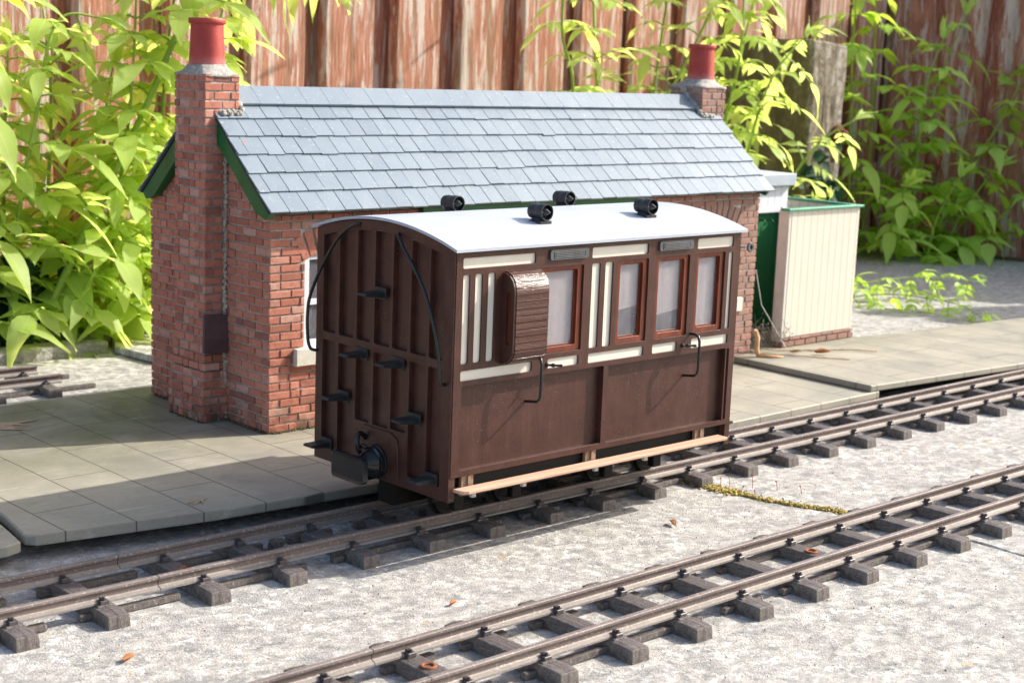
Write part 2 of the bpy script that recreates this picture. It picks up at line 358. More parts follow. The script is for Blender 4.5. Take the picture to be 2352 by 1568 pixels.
def leafmat(name, c0, c1, c2, trans=.45, yel=(.45, .62, .03), rg=.45):
    t = NT(name); tt = t.tint(); uv = t.n.new('ShaderNodeSeparateXYZ'); t.link(t.tc.outputs['UV'], uv.inputs[0])
    c = t.ramp(tt, (0, c0), (.5, c1), (1, c2))
    av = t.math('ABSOLUTE', uv.outputs[1])
    vein = t.math('LESS_THAN', av, .07)
    side = t.math('FRACT', t.math('ADD', t.math('MULTIPLY', uv.outputs[0], 7.0), t.math('MULTIPLY', av, -2.0)))
    sv = t.math('LESS_THAN', side, .10)
    c = t.mix(t.math('MULTIPLY', t.noise(6, 3, .6), .45), c, c0)
    c = t.mix(t.math('MULTIPLY', t.ramp(t.noise(22, 3, .6), (.68, 0), (.72, 1)), .5), c, (.30, .22, .05))
    c = t.mix(t.math('MAXIMUM', t.math('MULTIPLY', vein, .55), t.math('MULTIPLY', sv, .22)), c, c2)
    t.bump(t.math('MAXIMUM', vein, sv), -.3, .01)
    t.set(c, rg, .35)
    tb = t.n.new('ShaderNodeBsdfTranslucent'); mx = t.n.new('ShaderNodeMixShader'); mx.inputs[0].default_value = trans
    tc2 = t.mix(.75, c, yel); t.link(tc2, tb.inputs[0])
    t.link(t.p.outputs[0], mx.inputs[1]); t.link(tb.outputs[0], mx.inputs[2]); t.link(mx.outputs[0], t.out.inputs[0]); return t.m
M_leaf = leafmat('bright leaf', (.42, .56, .13), (.56, .72, .23), (.70, .83, .40), .66, (.87, .97, .22))
M_leafr = leafmat('mid green leaf', (.36, .58, .07), (.54, .76, .13), (.68, .85, .28), .5, (.70, .95, .06))
M_ivy = leafmat('dark ivy leaf', (.008, .035, .014), (.015, .06, .025), (.03, .09, .03), .15, (.03, .12, .02), .75)
M_stem = plain('green stem', (.26, .38, .05), .5, .2, 8)
M_twig = plain('dry twig', (.42, .30, .19), .85, .3, 20, .3)
M_moss = plain('golden moss', (.38, .29, .075), .95, .5, 60, .8, 90)
M_mossg = plain('green moss', (.12, .15, .03), .95, .5, 60, .8, 90)
M_mosstalk = plain('red moss stalk', (.40, .03, .008), .9, spec=.1)
M_dryleaf = plain('dry brown leaf', (.38, .16, .06), .8, .4, 40)
M_web = plain('cobweb thread', (.7, .7, .68), .5)

# ================================================================== SETTING
def struct(o): o['kind'] = 'structure'; return o
m = MB(); m.add([(-60, -60, -.16), (80, -60, -.16), (80, 80, -.16), (-60, 80, -.16)], [(0, 1, 2, 3)])
struct(m.build('ground', M_soil))
crack = [(2.02, 5.6), (1.98, 1.3), (1.944, .487), (1.933, .235), (1.97, -.065), (2.029, -.32), (2.14, -.515), (2.11, -.95), (2.263, -1.188), (2.244, -1.6), (2.30, -2.6), (2.25, -4.2), (2.3, -9)]
def slab(name, poly, z1=0.0, z0=-.14, bev=.008):
    m = MB(); m.prism([poly], z0, z1, lambda a, b, d: (a, b, d)); return struct(m.build(name, M_ground, bevel=bev, angle=40))
def rough_line(pts, off, seed):
    out = []
    r = random.Random(seed)
    for (x0, y0), (x1, y1) in zip(pts, pts[1:]):
        k = max(1, int(abs(y1-y0)/.06)) if abs(y0) < 4 else 3
        for i in range(k):
            u = i/k; out.append((x0+(x1-x0)*u+off+r.uniform(-.006, .006), y0+(y1-y0)*u))
    out.append((pts[-1][0]+off, pts[-1][1])); return out
lc = rough_line(crack, -.008, 1); rc = rough_line(crack, .008, 2)
slab('paving', [(-9, -9)]+lc[::-1]+[(1.0, 5.6), (1.0, 5.03), (-9, 4.9)])
slab('paving', [(9.0, -9), (14.0, -2), (13.45, 3.0), (13.02, 4.57), (12.73, 5.76), (12.42, 6.5), (6, 6.3), (2.1, 5.75)]+rc)
# kerbs
m = MB()
pts = [(-6, 4.55), (-3, 4.78), (.37, 5.03), (1.12, 5.05)]
for (a, b), (c, d) in zip(pts, pts[1:]):
    m.prism([[(a, b), (c, d), (c, d+.2), (a, b+.2)]], -.14, .085, lambda x, y, z: (x, y, z+noise.noise(Vector((x*2, y*2, 0)))*.01))
tag(m.build('garden_kerb', M_kerb, bevel=.015, angle=40), 'pale concrete kerb behind the far stub of track, at the foot of the leafy plants', 'kerb', kind='structure')
m = MB(); m.prism([[(1.13, 4.98), (1.17, 4.5), (2.6, 4.3), (2.6, 5.5), (1.35, 5.45)]], .006, .06, lambda a, b, d: (a, b, d+noise.noise(Vector((a*3, b*3, d*9)))*.006))
tag(m.build('broken_slab', M_ground, bevel=.01, angle=40), 'loose broken concrete slab lying between the kerb and the brick cottage', 'slab')
m = MB(); m.box(1.0, 1.5, 5.35, 5.6, -.12, .10); tag(m.build('kerb_stone', M_kerb, bevel=.02, seg=2), 'short mossy kerb stone behind the loose slab', 'kerb')
m = MB()
pts = [(11.2, 6.75), (12.42, 6.5), (12.73, 5.76), (13.02, 4.57), (13.45, 3.0), (14.0, -2)]
for (a, b), (c, d) in zip(pts, pts[1:]):
    dx, dy = c-a, d-b; L = math.hypot(dx, dy); nx, ny = -dy/L*.16, dx/L*.16
    m.prism([[(a, b), (c, d), (c-nx*-1, d-ny*-1), (a-nx*-1, b-ny*-1)]], -.14, .03, lambda x, y, z: (x, y, z))
tag(m.build('garden_kerb', plain('mossy dark timber edging', (.10, .085, .05), .9, .4), bevel=.01), 'dark mossy edging strip along the foot of the shaded fence at right', 'kerb', kind='structure')

# platform slabs
def plat(name, poly, z0, z1, label):
    m = MB(); m.prism([poly], z0, z1, lambda a, b, d: (a, b, d))
    o = m.build(name, M_plat, bevel=.006, angle=40); tag(o, label, 'platform slab'); return o
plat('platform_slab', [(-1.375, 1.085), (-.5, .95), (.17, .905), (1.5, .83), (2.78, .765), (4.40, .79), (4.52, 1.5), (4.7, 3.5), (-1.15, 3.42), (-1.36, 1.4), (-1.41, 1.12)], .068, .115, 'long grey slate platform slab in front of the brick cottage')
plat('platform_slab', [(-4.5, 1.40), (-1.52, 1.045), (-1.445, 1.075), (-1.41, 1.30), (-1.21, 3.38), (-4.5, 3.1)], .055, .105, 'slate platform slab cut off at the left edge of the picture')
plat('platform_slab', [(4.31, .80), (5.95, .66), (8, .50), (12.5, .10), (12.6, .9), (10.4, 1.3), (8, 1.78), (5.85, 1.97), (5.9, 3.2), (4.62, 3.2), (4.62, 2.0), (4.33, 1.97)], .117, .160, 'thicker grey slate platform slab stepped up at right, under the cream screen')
m = MB()
for a in ((-1.25, 1.45, 4.1, 3.3), (-4.4, 1.9, -1.6, 3.0)): m.box(a[0], a[2], a[1], a[3], .001, .054)
m.box(-1.1, 4.2, 1.3, 1.8, .002, .067); struct(m.build('platform_bed', M_slate_dark))
m = MB(); m.box(4.75, 8.2, 1.05, 1.7, .001, .116); m.box(4.75, 5.8, 1.7, 3.0, .001, .116); struct(m.build('platform_bed', M_slate_dark))

# ================================================================== TRACKS
def rail_profile():
    return [(-.026, 0), (.026, 0), (.026, .008), (.008, .0145), (.0045, .019), (.0045, .037), (.0115, .042), (.0125, .045), (.0125, .053), (.0095, .0555),
            (-.0095, .0555), (-.0125, .053), (-.0125, .045), (-.0115, .042), (-.0045, .037), (-.0045, .019), (-.008, .0145), (-.026, .008)]
def add_rail(m, x0, x1, yc, slope=0):
    m.prism([[(a, b+.0595) for a, b in rail_profile()]], x0, x1, lambda a, b, d: (d, yc+a+slope*d, b))
def sleeper_mesh(i):
    m = MB(); r = random.Random(i)
    nx, ny = 5, 17; hw, hl = .044, .315; V = []
    for iy in range(ny):
        for ix in range(nx):
            y = -hl+2*hl*iy/(ny-1); x = -hw+2*hw*ix/(nx-1)
            e = noise.noise(Vector((x*60+i*7, y*1.5, i))) * (.0045 if abs(y) > .12 else .002)
            if iy in (0, ny-1): e -= .004; 
            if ix in (0, nx-1): e -= .0025
            V.append((x, y, .058+e))
    F = [(iy*nx+ix, iy*nx+ix+1, (iy+1)*nx+ix+1, (iy+1)*nx+ix) for iy in range(ny-1) for ix in range(nx-1)]
    per = [ix for ix in range(nx)]+[iy*nx+nx-1 for iy in range(1, ny)]+[(ny-1)*nx+ix for ix in range(nx-2, -1, -1)]+[iy*nx for iy in range(ny-2, 0, -1)]
    n0 = len(V)
    for k in per: V.append((V[k][0]*1.08, V[k][1]*1.012, .001))
    P = len(per)
    F += [(per[k], n0+k, n0+(k+1) % P, per[(k+1) % P]) for k in range(P)]
    m.add(V, F, .5)
    for s in (-.17, .17):       # webs under the rails to the next sleeper, some cut short
        L = .30 if r.random() < .7 else .10
        m.box(.040, .040+L, s-.017, s+.017, .003, .030, jit=.001)
        if L < .2: m.box(.276, .330, s-.017, s+.017, .003, .030, jit=.001)
    for s in (-.17, .17): m.box(-.034, .034, s-.043, s+.043, .054, .0625)
    return m
def clip_mesh():
    m = MB()
    m.box(-.021, .021, -.046, .046, .0585, .064)
    for s in (-1, 1):
        m.box(-.018, .018, s*.032-.014, s*.032+.014, .060, .077); m.box(-.010, .010, s*.022-.010, s*.022+.010, .0745, .085)
        m.lathe([(.006, .070), (.006, .089), (.003, .091)], Matrix.Translation((0, s*.036, 0)), 8)
    return m
proto_sleepers = []
def track(x0, x1, yc, first, n, label, group='lengths of model railway track', rot=None, nosleeper=()):
    root = thing('railway_track', ((x0+x1)/2, yc, 0), label, 'railway track', group)
    for s in (-.16-.0005, .16+.0005):
        m = MB(); add_rail(m, x0, x1, yc+s); m.build('rail', M_rail, root)
    for k in range(n):
        x = first+.3715*k
        if x < x0-.02 or x > x1+.02: continue
        if len(proto_sleepers) < 9:
            o = sleeper_mesh(len(proto_sleepers)).build('sleeper', M_sleeper, None, bevel=.0035, seg=2, angle=50)
            proto_sleepers.append(o)
            for s in (-.16, .16):
                c = clip_mesh().build('rail_chair', M_clip, None, bevel=.003); c.location = (0, s, 0); c.parent = o
            src = o; new = o
        else:
            src = proto_sleepers[(k*5+int(yc*10)) % 9]; new = copy_tree(src)
        new.parent = root; new.matrix_parent_inverse = Matrix.Translation(root.location).inverted()
        new.location = (x+rnd.uniform(-.006, .006), yc, 0); new.rotation_euler.z = R(rnd.uniform(-.8, .8))+(math.pi if False else 0)
    return root
TY = .493
track(-7.0, -1.232, TY, -1.85-.3715*14, 16, 'length of track on the left, ending at the rail joint below the platform corner')
track(-1.228, 9.5, TY, -1.03, 29, 'long length of track carrying the brown carriage')
track(-6.0, -1.034, -.949, -1.62-.3715*11, 13, 'bottom foreground track cut off by the lower edge, left of its rail joint')
track(-1.030, 9.5, -.949, -.887, 29, 'nearest long empty track crossing the lower right of the picture')
track(-5.0, .25, 4.24, .145-.3715*13, 14, 'short stub of track ending on the concrete behind the platform at far left')

# rust rings, moss, litter --------------------------------------------
def ring(x, y, label):
    m = MB(); pts = [(x+.024*math.cos(q*math.pi/8), y+.024*math.sin(q*math.pi/8), .060) for q in range(17)]
    m.tube(pts, .006, 6, caps=False); tag(m.build('rusty_screw', M_rustb), label, 'screw', 'rusty screw rings on the sleepers')
ring(-.885, -.93, 'rusty ring of a screw on a sleeper near the bottom edge of the picture')
ring(1.33, -.94, 'rusty ring of a screw on a sleeper of the nearest track, right half')
ring(-1.05+.03, .47, 'rusty ring of a screw on the sleeper right after the joint of the carriage track')
m = MB(); gm = MB()
def moss_run(pts, w, dens, mm, rr=(.006, .014)):
    for (x0, y0), (x1, y1) in zip(pts, pts[1:]):
        L = math.hypot(x1-x0, y1-y0)
        for k in range(int(L*dens)):
            u = rnd.random(); q = noise.noise(Vector((x0+u*3, y0*2+u*5, 0)))
            if q < -.25: continue
            ico_blob(mm, (x0+(x1-x0)*u+rnd.gauss(0, w), y0+(y1-y0)*u+rnd.gauss(0, w), rnd.uniform(-.004, .010)), rnd.uniform(*rr), .35, sq=.8)
moss_run([(1.94, .40), (1.93, .235), (1.965, .02)], .026, 1500, m, (.004, .012))
moss_run([(1.93, .235), (1.99, -.12), (2.14, -.515)], .028, 260, m, (.002, .006))
moss_run([(1.965, .02), (2.0, -.20), (2.06, -.36)], .011, 700, m)
moss_run([(2.06, -.36), (2.14, -.515), (2.12, -.66)], .012, 700, m)
tag(m.build('moss', M_moss), 'golden moss growing along the crack between the concrete slabs beside the carriage track', 'moss', kind='stuff')
moss_run([(2.05, -.74), (2.17, -.80)], .02, 700, gm); moss_run([(2.10, -1.02), (2.25, -1.17)], .015, 500, gm)
moss_run([(-.55, 4.85), (.05, 4.93)], .015, 400, gm)
tag(gm.build('moss', M_mossg), 'dull green moss between the sleepers of the nearest track', 'moss', kind='stuff')
m = MB()
for (x, y) in ((1.95, .30), (1.92, .19), (1.98, .12), (2.0, .0), (1.99, -.1), (2.12, .02), (2.2, -.08), (2.25, -.2), (1.90, .25), (2.03, .1)):
    h = rnd.uniform(.035, .075); dx, dy = rnd.uniform(-.012, .012), rnd.uniform(-.012, .012)
    m.tube([(x, y, 0), (x+dx*.5, y+dy*.3, h*.6), (x+dx, y+dy, h)], .0014, 5)
    ico_blob(m, (x+dx*1.2, y+dy, h), .0045, .2)
tag(m.build('moss_stalks', M_mosstalk), 'thin red spore stalks standing in the moss by the crack', 'moss', kind='stuff')
gr_ = MB(); rg = random.Random(5)
for k in range(1500):
    x = rg.uniform(-2.6, 3.6); y = rg.uniform(-2.2, .95)
    rr = rg.uniform(.0015, .0045)*(1.5 if rg.random() < .08 else 1); V = [(x+rr*a, y+rr*b, .001+rr*c) for a, b, c in ((1, 0, 0), (-.3, .9, 0), (-.6, -.8, 0), (0, 0, 1.0))]
    gr_.add(V, [(0, 1, 3), (1, 2, 3), (2, 0, 3)], rg.random())
tag(gr_.build('grit', plain('grit', (.20, .16, .12), .9, .7, 9)), 'scattered dark grit and crumbs on the pale concrete', 'grit', kind='stuff')
def litter(x, y, z, L, label, mat, rz, curl=.4):
    m = MB(); V = []; n = 7
    for i in range(n):
        u = i/(n-1); wd = L*.28*math.sin(math.pi*(.08+.86*u))
        for s in (-1, 0, 1):
            V.append((L*(u-.5), s*wd*(1-.3*abs(s)*curl), z+.006+abs(s)*wd*curl+.25*L*curl*(u-.4)**2+rnd.uniform(0, .002)))
    F = [(i*3+j, i*3+j+1, (i+1)*3+j+1, (i+1)*3+j) for i in range(n-1) for j in range(2)]
    m.add(V, F, .5, Matrix.Translation((x, y, 0)) @ Matrix.Rotation(rz, 4, 'Z'))
    o = m.build('dry_leaf', mat, smooth=True); s = o.modifiers.new('thick', 'SOLIDIFY'); s.thickness = .0015
    tag(o, label, 'dead leaf', 'dead leaves and scraps on the concrete')
litter(-.304, -.388, 0, .05, 'curled orange brown scrap on bare concrete between the two tracks', M_dryleaf, .3, 1.0)
litter(1.267, -.174, 0, .07, 'thin brown curled leaf on the concrete right of the carriage shadow', M_dryleaf, 1.1, 1.0)
litter(-.182, -.80, 0, .045, 'round orange leaf lying between the rails of the nearest track', M_rustb, .3, .3)
litter(-1.612, -.13, 0, .075, 'dark brown leaf on the concrete at lower left', M_dryleaf, .4, .8)
litter(.2, -.72, .03, .06, 'brown leaf caught against the rail foot of the nearest track', M_dryleaf, .1, .6)
litter(.62, 1.42, .115, .08, 'pale dry leaf on the platform just left of the carriage', M_twig, .2, .6)
def scrap(x, y, rz, s, label):
    m = MB()
    for k in range(7):
        a = rz+rnd.uniform(-.5, .5); L = s*rnd.uniform(.3, 1)
        p = Vector((x+rnd.uniform(-.3, .3)*s, y+rnd.uniform(-.12, .12)*s, .118))
        d = Vector((math.cos(a), math.sin(a), 0)); nn = Vector((-d.y, d.x, 0))*.018*s*3
        m.add([p-d*L*.5, p+nn+Vector((0, 0, .006)), p+d*L*.5+Vector((0, 0, .004)), p-nn+Vector((0, 0, .001))], [(0, 1, 2, 3)])
    o = m.build('dry_leaf', M_twig); sm = o.modifiers.new('thick', 'SOLIDIFY'); sm.thickness = .002
    tag(o, label, 'dead leaf', 'dead leaves and scraps on the concrete')
scrap(-.62, 2.95, -.25, .42, 'torn pale grass scrap on the shaded left part of the platform')
scrap(-.55, 1.12, .6, .12, 'small pale scrap near the front edge of the platform in the carriage shadow')
m = MB(); ico_blob(m, (-.49, .60, .03), .034, .12, sub=2); ico_blob(m, (-.47, .58, .045), .02, .2)
tag(m.build('pebble', plain('dark grit', (.10, .09, .07), .9, .6, 50, 1, 60)), 'dark gritty lump lying between the rails left of the carriage', 'pebble')

# ================================================================== COTTAGE
BX0, BX1, BY0, BY1, BZ0 = .43, 4.57, 2.02, 3.26, .115
EZ, RZ, RYC = 1.33, 1.936, 2.60
cot = thing('brick_cottage', (2.5, 2.64, BZ0), 'model red brick cottage with slate roof and two red chimney pots', 'model building')
CH = .0462; BL = .135; G = .0092
openings_front = [(.66, 1.20, .57, 1.075, 1), (3.80, 4.34, .57, 1.075, 1), (2.15, 2.60, .115, 1.10, 0)]
def brick_tint(): return min(1, max(0, rnd.gauss(.5, .22)))
def lay(m, u0, u1, z0, z1, place, ok=lambda a, b, z0, z1: True, depth=.03, L=BL, start=0):
    row = 0; z = z0
    while z < z1-.012:
        zt = min(z+CH, z1); u = u0; first = True
        while u < u1-.004:
            l = L*rnd.uniform(.93, 1.05)
            if rnd.random() < .14: l = L*.5
            if first and (row+start) % 2: l = L*.5
            first = False
            ue = min(u+l, u1)
            if u1-ue < .03: ue = u1
            if ok(u, ue, z, zt):
                a, b = u+G/2, ue-G/2
                if u == u0: a = u
                if ue == u1: b = u1
                if b-a > .008: place(m, a, b, z+G/2, zt-G/2+rnd.uniform(-.001, .001), rnd.uniform(-.0035, .003))
            elif isinstance(ok, object) and getattr(ok, 'split', None):
                for (a, b) in ok.split(u, ue, z, zt):
                    if b-a > .015: place(m, a+G/2, b-G/2, z+G/2, zt-G/2, rnd.uniform(-.0035, .003))
            u = ue
        z += CH; row += 1
class Front:
    def __call__(s, a, b, z0, z1):
        for (x0, x1, w0, w1, arch) in openings_front:
            top = w1+(.115 if arch else .09)
            ex = .03
            if z1 > w0+.01 and z0 < top-.01:
                e = ex if z0 > w1-.04 else 0
                if b > x0-e and a < x1+e: return False
        return True
    def split(s, a, b, z0, z1):
        segs = [(a, b)]
        for (x0, x1, w0, w1, arch) in openings_front:
            top = w1+(.115 if arch else .09)
            if z1 > w0+.01 and z0 < top-.01:
                e = .03 if z0 > w1-.04 else 0
                o = []
                for (p, q) in segs:
                    if q <= x0-e or p >= x1+e: o.append((p, q)); continue
                    if p < x0-e: o.append((p, x0-e))
                    if q > x1+e: o.append((x1+e, q))
                segs = o
        return segs
m = MB()
ylo = BY0
def pf(m, a, b, z0, z1, j): m.box(a, b, ylo+j-.002, ylo+.03, z0, z1, brick_tint(), jit=.0012)
lay(m, BX0, BX1, BZ0+.001, EZ-.02, pf, Front())
# arches over the windows
for (x0, x1, w0, w1, arch) in openings_front:
    if not arch: 
        m.box(x0-.05, x1+.05, ylo-.004, ylo+.03, w1, w1+.085, .3); continue
    cx = (x0+x1)/2; n = 11; rad = .62; half = math.asin((x1-x0)/2/rad+.03)
    for k in range(n):
        q = -half+2*half*(k+.5)/n
        M = Matrix.Translation((cx, 0, w1-.055-math.cos(half)*rad+.03)) @ Matrix.Rotation(q, 4, 'Y')
        hwid = half*rad/n-.004
        m.box(-hwid, hwid, ylo+rnd.uniform(-.006, -.001), ylo+.03, rad, rad+.135, brick_tint(), M)
def gable_ok(a, b, z0, z1):
    ym = (a+b)/2; h = EZ+(RZ-EZ)*(1-abs(ym-RYC)/(RYC-BY0+.06))-.03
    return z1 < h+.02
def pg(m, a, b, z0, z1, j): m.box(BX0-.002+j, BX0+.03, a, b, z0, z1, brick_tint(), jit=.0012)
lay(m, BY0, BY1, BZ0+.001, RZ, pg, gable_ok, start=1)
def pg2(m, a, b, z0, z1, j): m.box(BX1-.03, BX1+.002+j, a, b, z0, z1, brick_tint(), jit=.0012)
lay(m, BY0, BY1, BZ0+.001, RZ, pg2, gable_ok, start=1)
def pb(m, a, b, z0, z1, j): m.box(a, b, BY1-.03, BY1+.002+j, z0, z1, brick_tint(), jit=.0012)
lay(m, BX0, BX1, BZ0+.001, EZ-.02, pb)
wall = m.build('brickwork', M_brick, cot, bevel=.0025, seg=1, recalc=False)
# mortar core with openings
m = MB()
loops = [[(BX0+.006, BZ0), (BX1-.006, BZ0), (BX1-.006, EZ-.01), (BX0+.006, EZ-.01)]]
holes = [[(x0, w0), (x0, w1), (x1, w1), (x1, w0)] for (x0, x1, w0, w1, a) in openings_front[:2]]+[[(2.15, BZ0+.002), (2.15, 1.10), (2.60, 1.10), (2.60, BZ0+.002)]]
m.prism(loops+holes, BY0+.006, BY0+.06, lambda a, b, d: (a, d, b))
gab = [(BY0+.007, BZ0), (BY1-.006, BZ0), (BY1-.006, EZ-.012), (RYC, RZ-.04), (BY0+.007, EZ-.012)]
m.prism([gab], BX0+.0065, BX0+.05, lambda a, b, d: (d, a, b)); m.prism([gab], BX1-.05, BX1-.0065, lambda a, b, d: (d, a, b))
m.box(BX0+.01, BX1-.01, BY1-.05, BY1-.0065, BZ0, EZ-.02)
m.build('mortar', M_mortar, wall)
m = MB(); m.box(BX0+.06, BX1-.06, BY0+.35, BY0+.36, BZ0+.01, EZ-.05); m.build('inner_partition', M_dark, cot)
for (x0, x1, w0, w1, arch) in openings_front[:2]:
    m = MB(); m.prism([[(x0-.005, w0), (x1+.005, w0), (x1+.005, w1+.03), (x0-.005, w1+.03)],
                       [(x0+.035, w0+.04), (x0+.035, w0+.235), ((x0+x1)/2-.012, w0+.235), ((x0+x1)/2-.012, w0+.04)],
                       [((x0+x1)/2+.012, w0+.04), ((x0+x1)/2+.012, w0+.235), (x1-.035, w0+.235), (x1-.035, w0+.04)],
                       [(x0+.035, w0+.265), (x0+.035, w1-.02), ((x0+x1)/2-.012, w1-.02), ((x0+x1)/2-.012, w0+.265)],
                       [((x0+x1)/2+.012, w0+.265), ((x0+x1)/2+.012, w1-.02), (x1-.035, w1-.02), (x1-.035, w0+.265)]], BY0+.012, BY0+.036, lambda a, b, d: (a, d, b))
    wf = m.build('window', M_white, cot, bevel=.002)
    m = MB(); m.box(x0+.03, x1-.03, BY0+.026, BY0+.029, w0+.035, w1-.015); m.build('pane', M_glass, wf)
    m = MB(); m.box(x0-.075, x1+.075, BY0-.035, BY0+.02, w0-.092, w0+.004); m.build('sill', M_stonesill, wf, bevel=.004)
m = MB(); m.box(2.15, 2.60, BY0+.016, BY0+.04, BZ0, 1.10); m.build('door', M_greenpl, cot)
# roof slates
th = math.atan2(RZ-EZ, RYC-1.93); sl_len = math.hypot(RZ-EZ, RYC-1.93)
RX0, RX1 = .358, 4.60
def roof(side):
    m = MB(); under = MB()
    def T(x, s, n):            # x along ridge, s up the slope, n off the slope
        y = 1.93+s*math.cos(th)-n*math.sin(th); z = EZ+s*math.sin(th)+n*math.cos(th)
        return (x, y if side < 0 else 2*RYC-y, z)
    rows = 6; ex = (sl_len-.085)/rows
    for r in range(rows):
        x = RX0; k = 0
        while x < RX1-.005:
            wd = .118*rnd.uniform(.93, 1.07)
            if k == 0 and r % 2: wd = .07
            xe = min(x+wd, RX1)
            if RX1-xe < .03: xe = RX1
            s0 = r*ex-(.012 if r == 0 else 0)+rnd.uniform(-.003, .003)-(.007 if rnd.random() < .04 else 0); s1 = (r+1)*ex+.03
            a, b = x+.0022, xe-.0022; lift = .019+rnd.uniform(-.001, .003); tilt = rnd.uniform(-.0012, .0012)
            V = [T(a, s0, lift-.011), T(b, s0, lift-.011+tilt), T(b, s1, .001), T(a, s1, .001), T(a, s0, lift), T(b, s0, lift+tilt), T(b, s1, .007), T(a, s1, .007)]
            m.add(V, [(3, 2, 1, 0), (4, 5, 6, 7), (0, 1, 5, 4), (1, 2, 6, 5), (2, 3, 7, 6), (3, 0, 4, 7)], rnd.random())
            x = xe; k += 1
    x = RX0+.16
    while x < RX1-.2:          # ridge strips
        xe = min(x+.158, RX1-.18); s0 = sl_len-.125
        V = [T(x+.001, s0, .018), T(xe-.001, s0, .018), T(xe-.001, sl_len+.02, .014), T(x+.001, sl_len+.02, .014),
             T(x+.001, s0, .032), T(xe-.001, s0, .032+rnd.uniform(-.002, .002)), T(xe-.001, sl_len+.022, .026), T(x+.001, sl_len+.022, .026)]
        m.add(V, [(3, 2, 1, 0), (4, 5, 6, 7), (0, 1, 5, 4), (1, 2, 6, 5), (2, 3, 7, 6), (3, 0, 4, 7)], rnd.uniform(.2, .7)); x = xe
    o = m.build('roof', M_slate, cot)
    V = [T(RX0+.004, 0.004, -.012), T(RX1-.004, 0.004, -.012), T(RX1-.004, sl_len, -.012), T(RX0+.004, sl_len, -.012), T(RX0+.004, 0.004, .003), T(RX1-.004, .004, .003), T(RX1-.004, sl_len, .003), T(RX0+.004, sl_len, .003)]
    under.add(V, [(3, 2, 1, 0), (4, 5, 6, 7), (0, 1, 5, 4), (1, 2, 6, 5), (2, 3, 7, 6), (3, 0, 4, 7)]); under.build('roof_board', M_slate_dark, o)
    for (xa, xb, nm) in ((RX0+.012, BX0-.006, 1), (BX1+.004, RX1-.004, 0)):       # green verge boards, both gables
        b = MB(); V = []
        for xx in (xa, xb):
            for (s, n) in ((.012, -.013), (sl_len, -.013), (sl_len-.0, -.105), (.10, -.105), (.012, -.065)): V.append(T(xx, s, n))
        b.add(V, [(4, 3, 2, 1, 0), (5, 6, 7, 8, 9)]+[(k, (k+1) % 5, 5+(k+1) % 5, 5+k) for k in range(5)])
        b.build('verge_board', M_green, cot, bevel=.002)
    return o
roof(-1); roof(1)
m = MB(); m.box(1.45, 3.35, 1.985, 2.012, 1.272, 1.335); m.build('fascia', M_green, cot, bevel=.002)
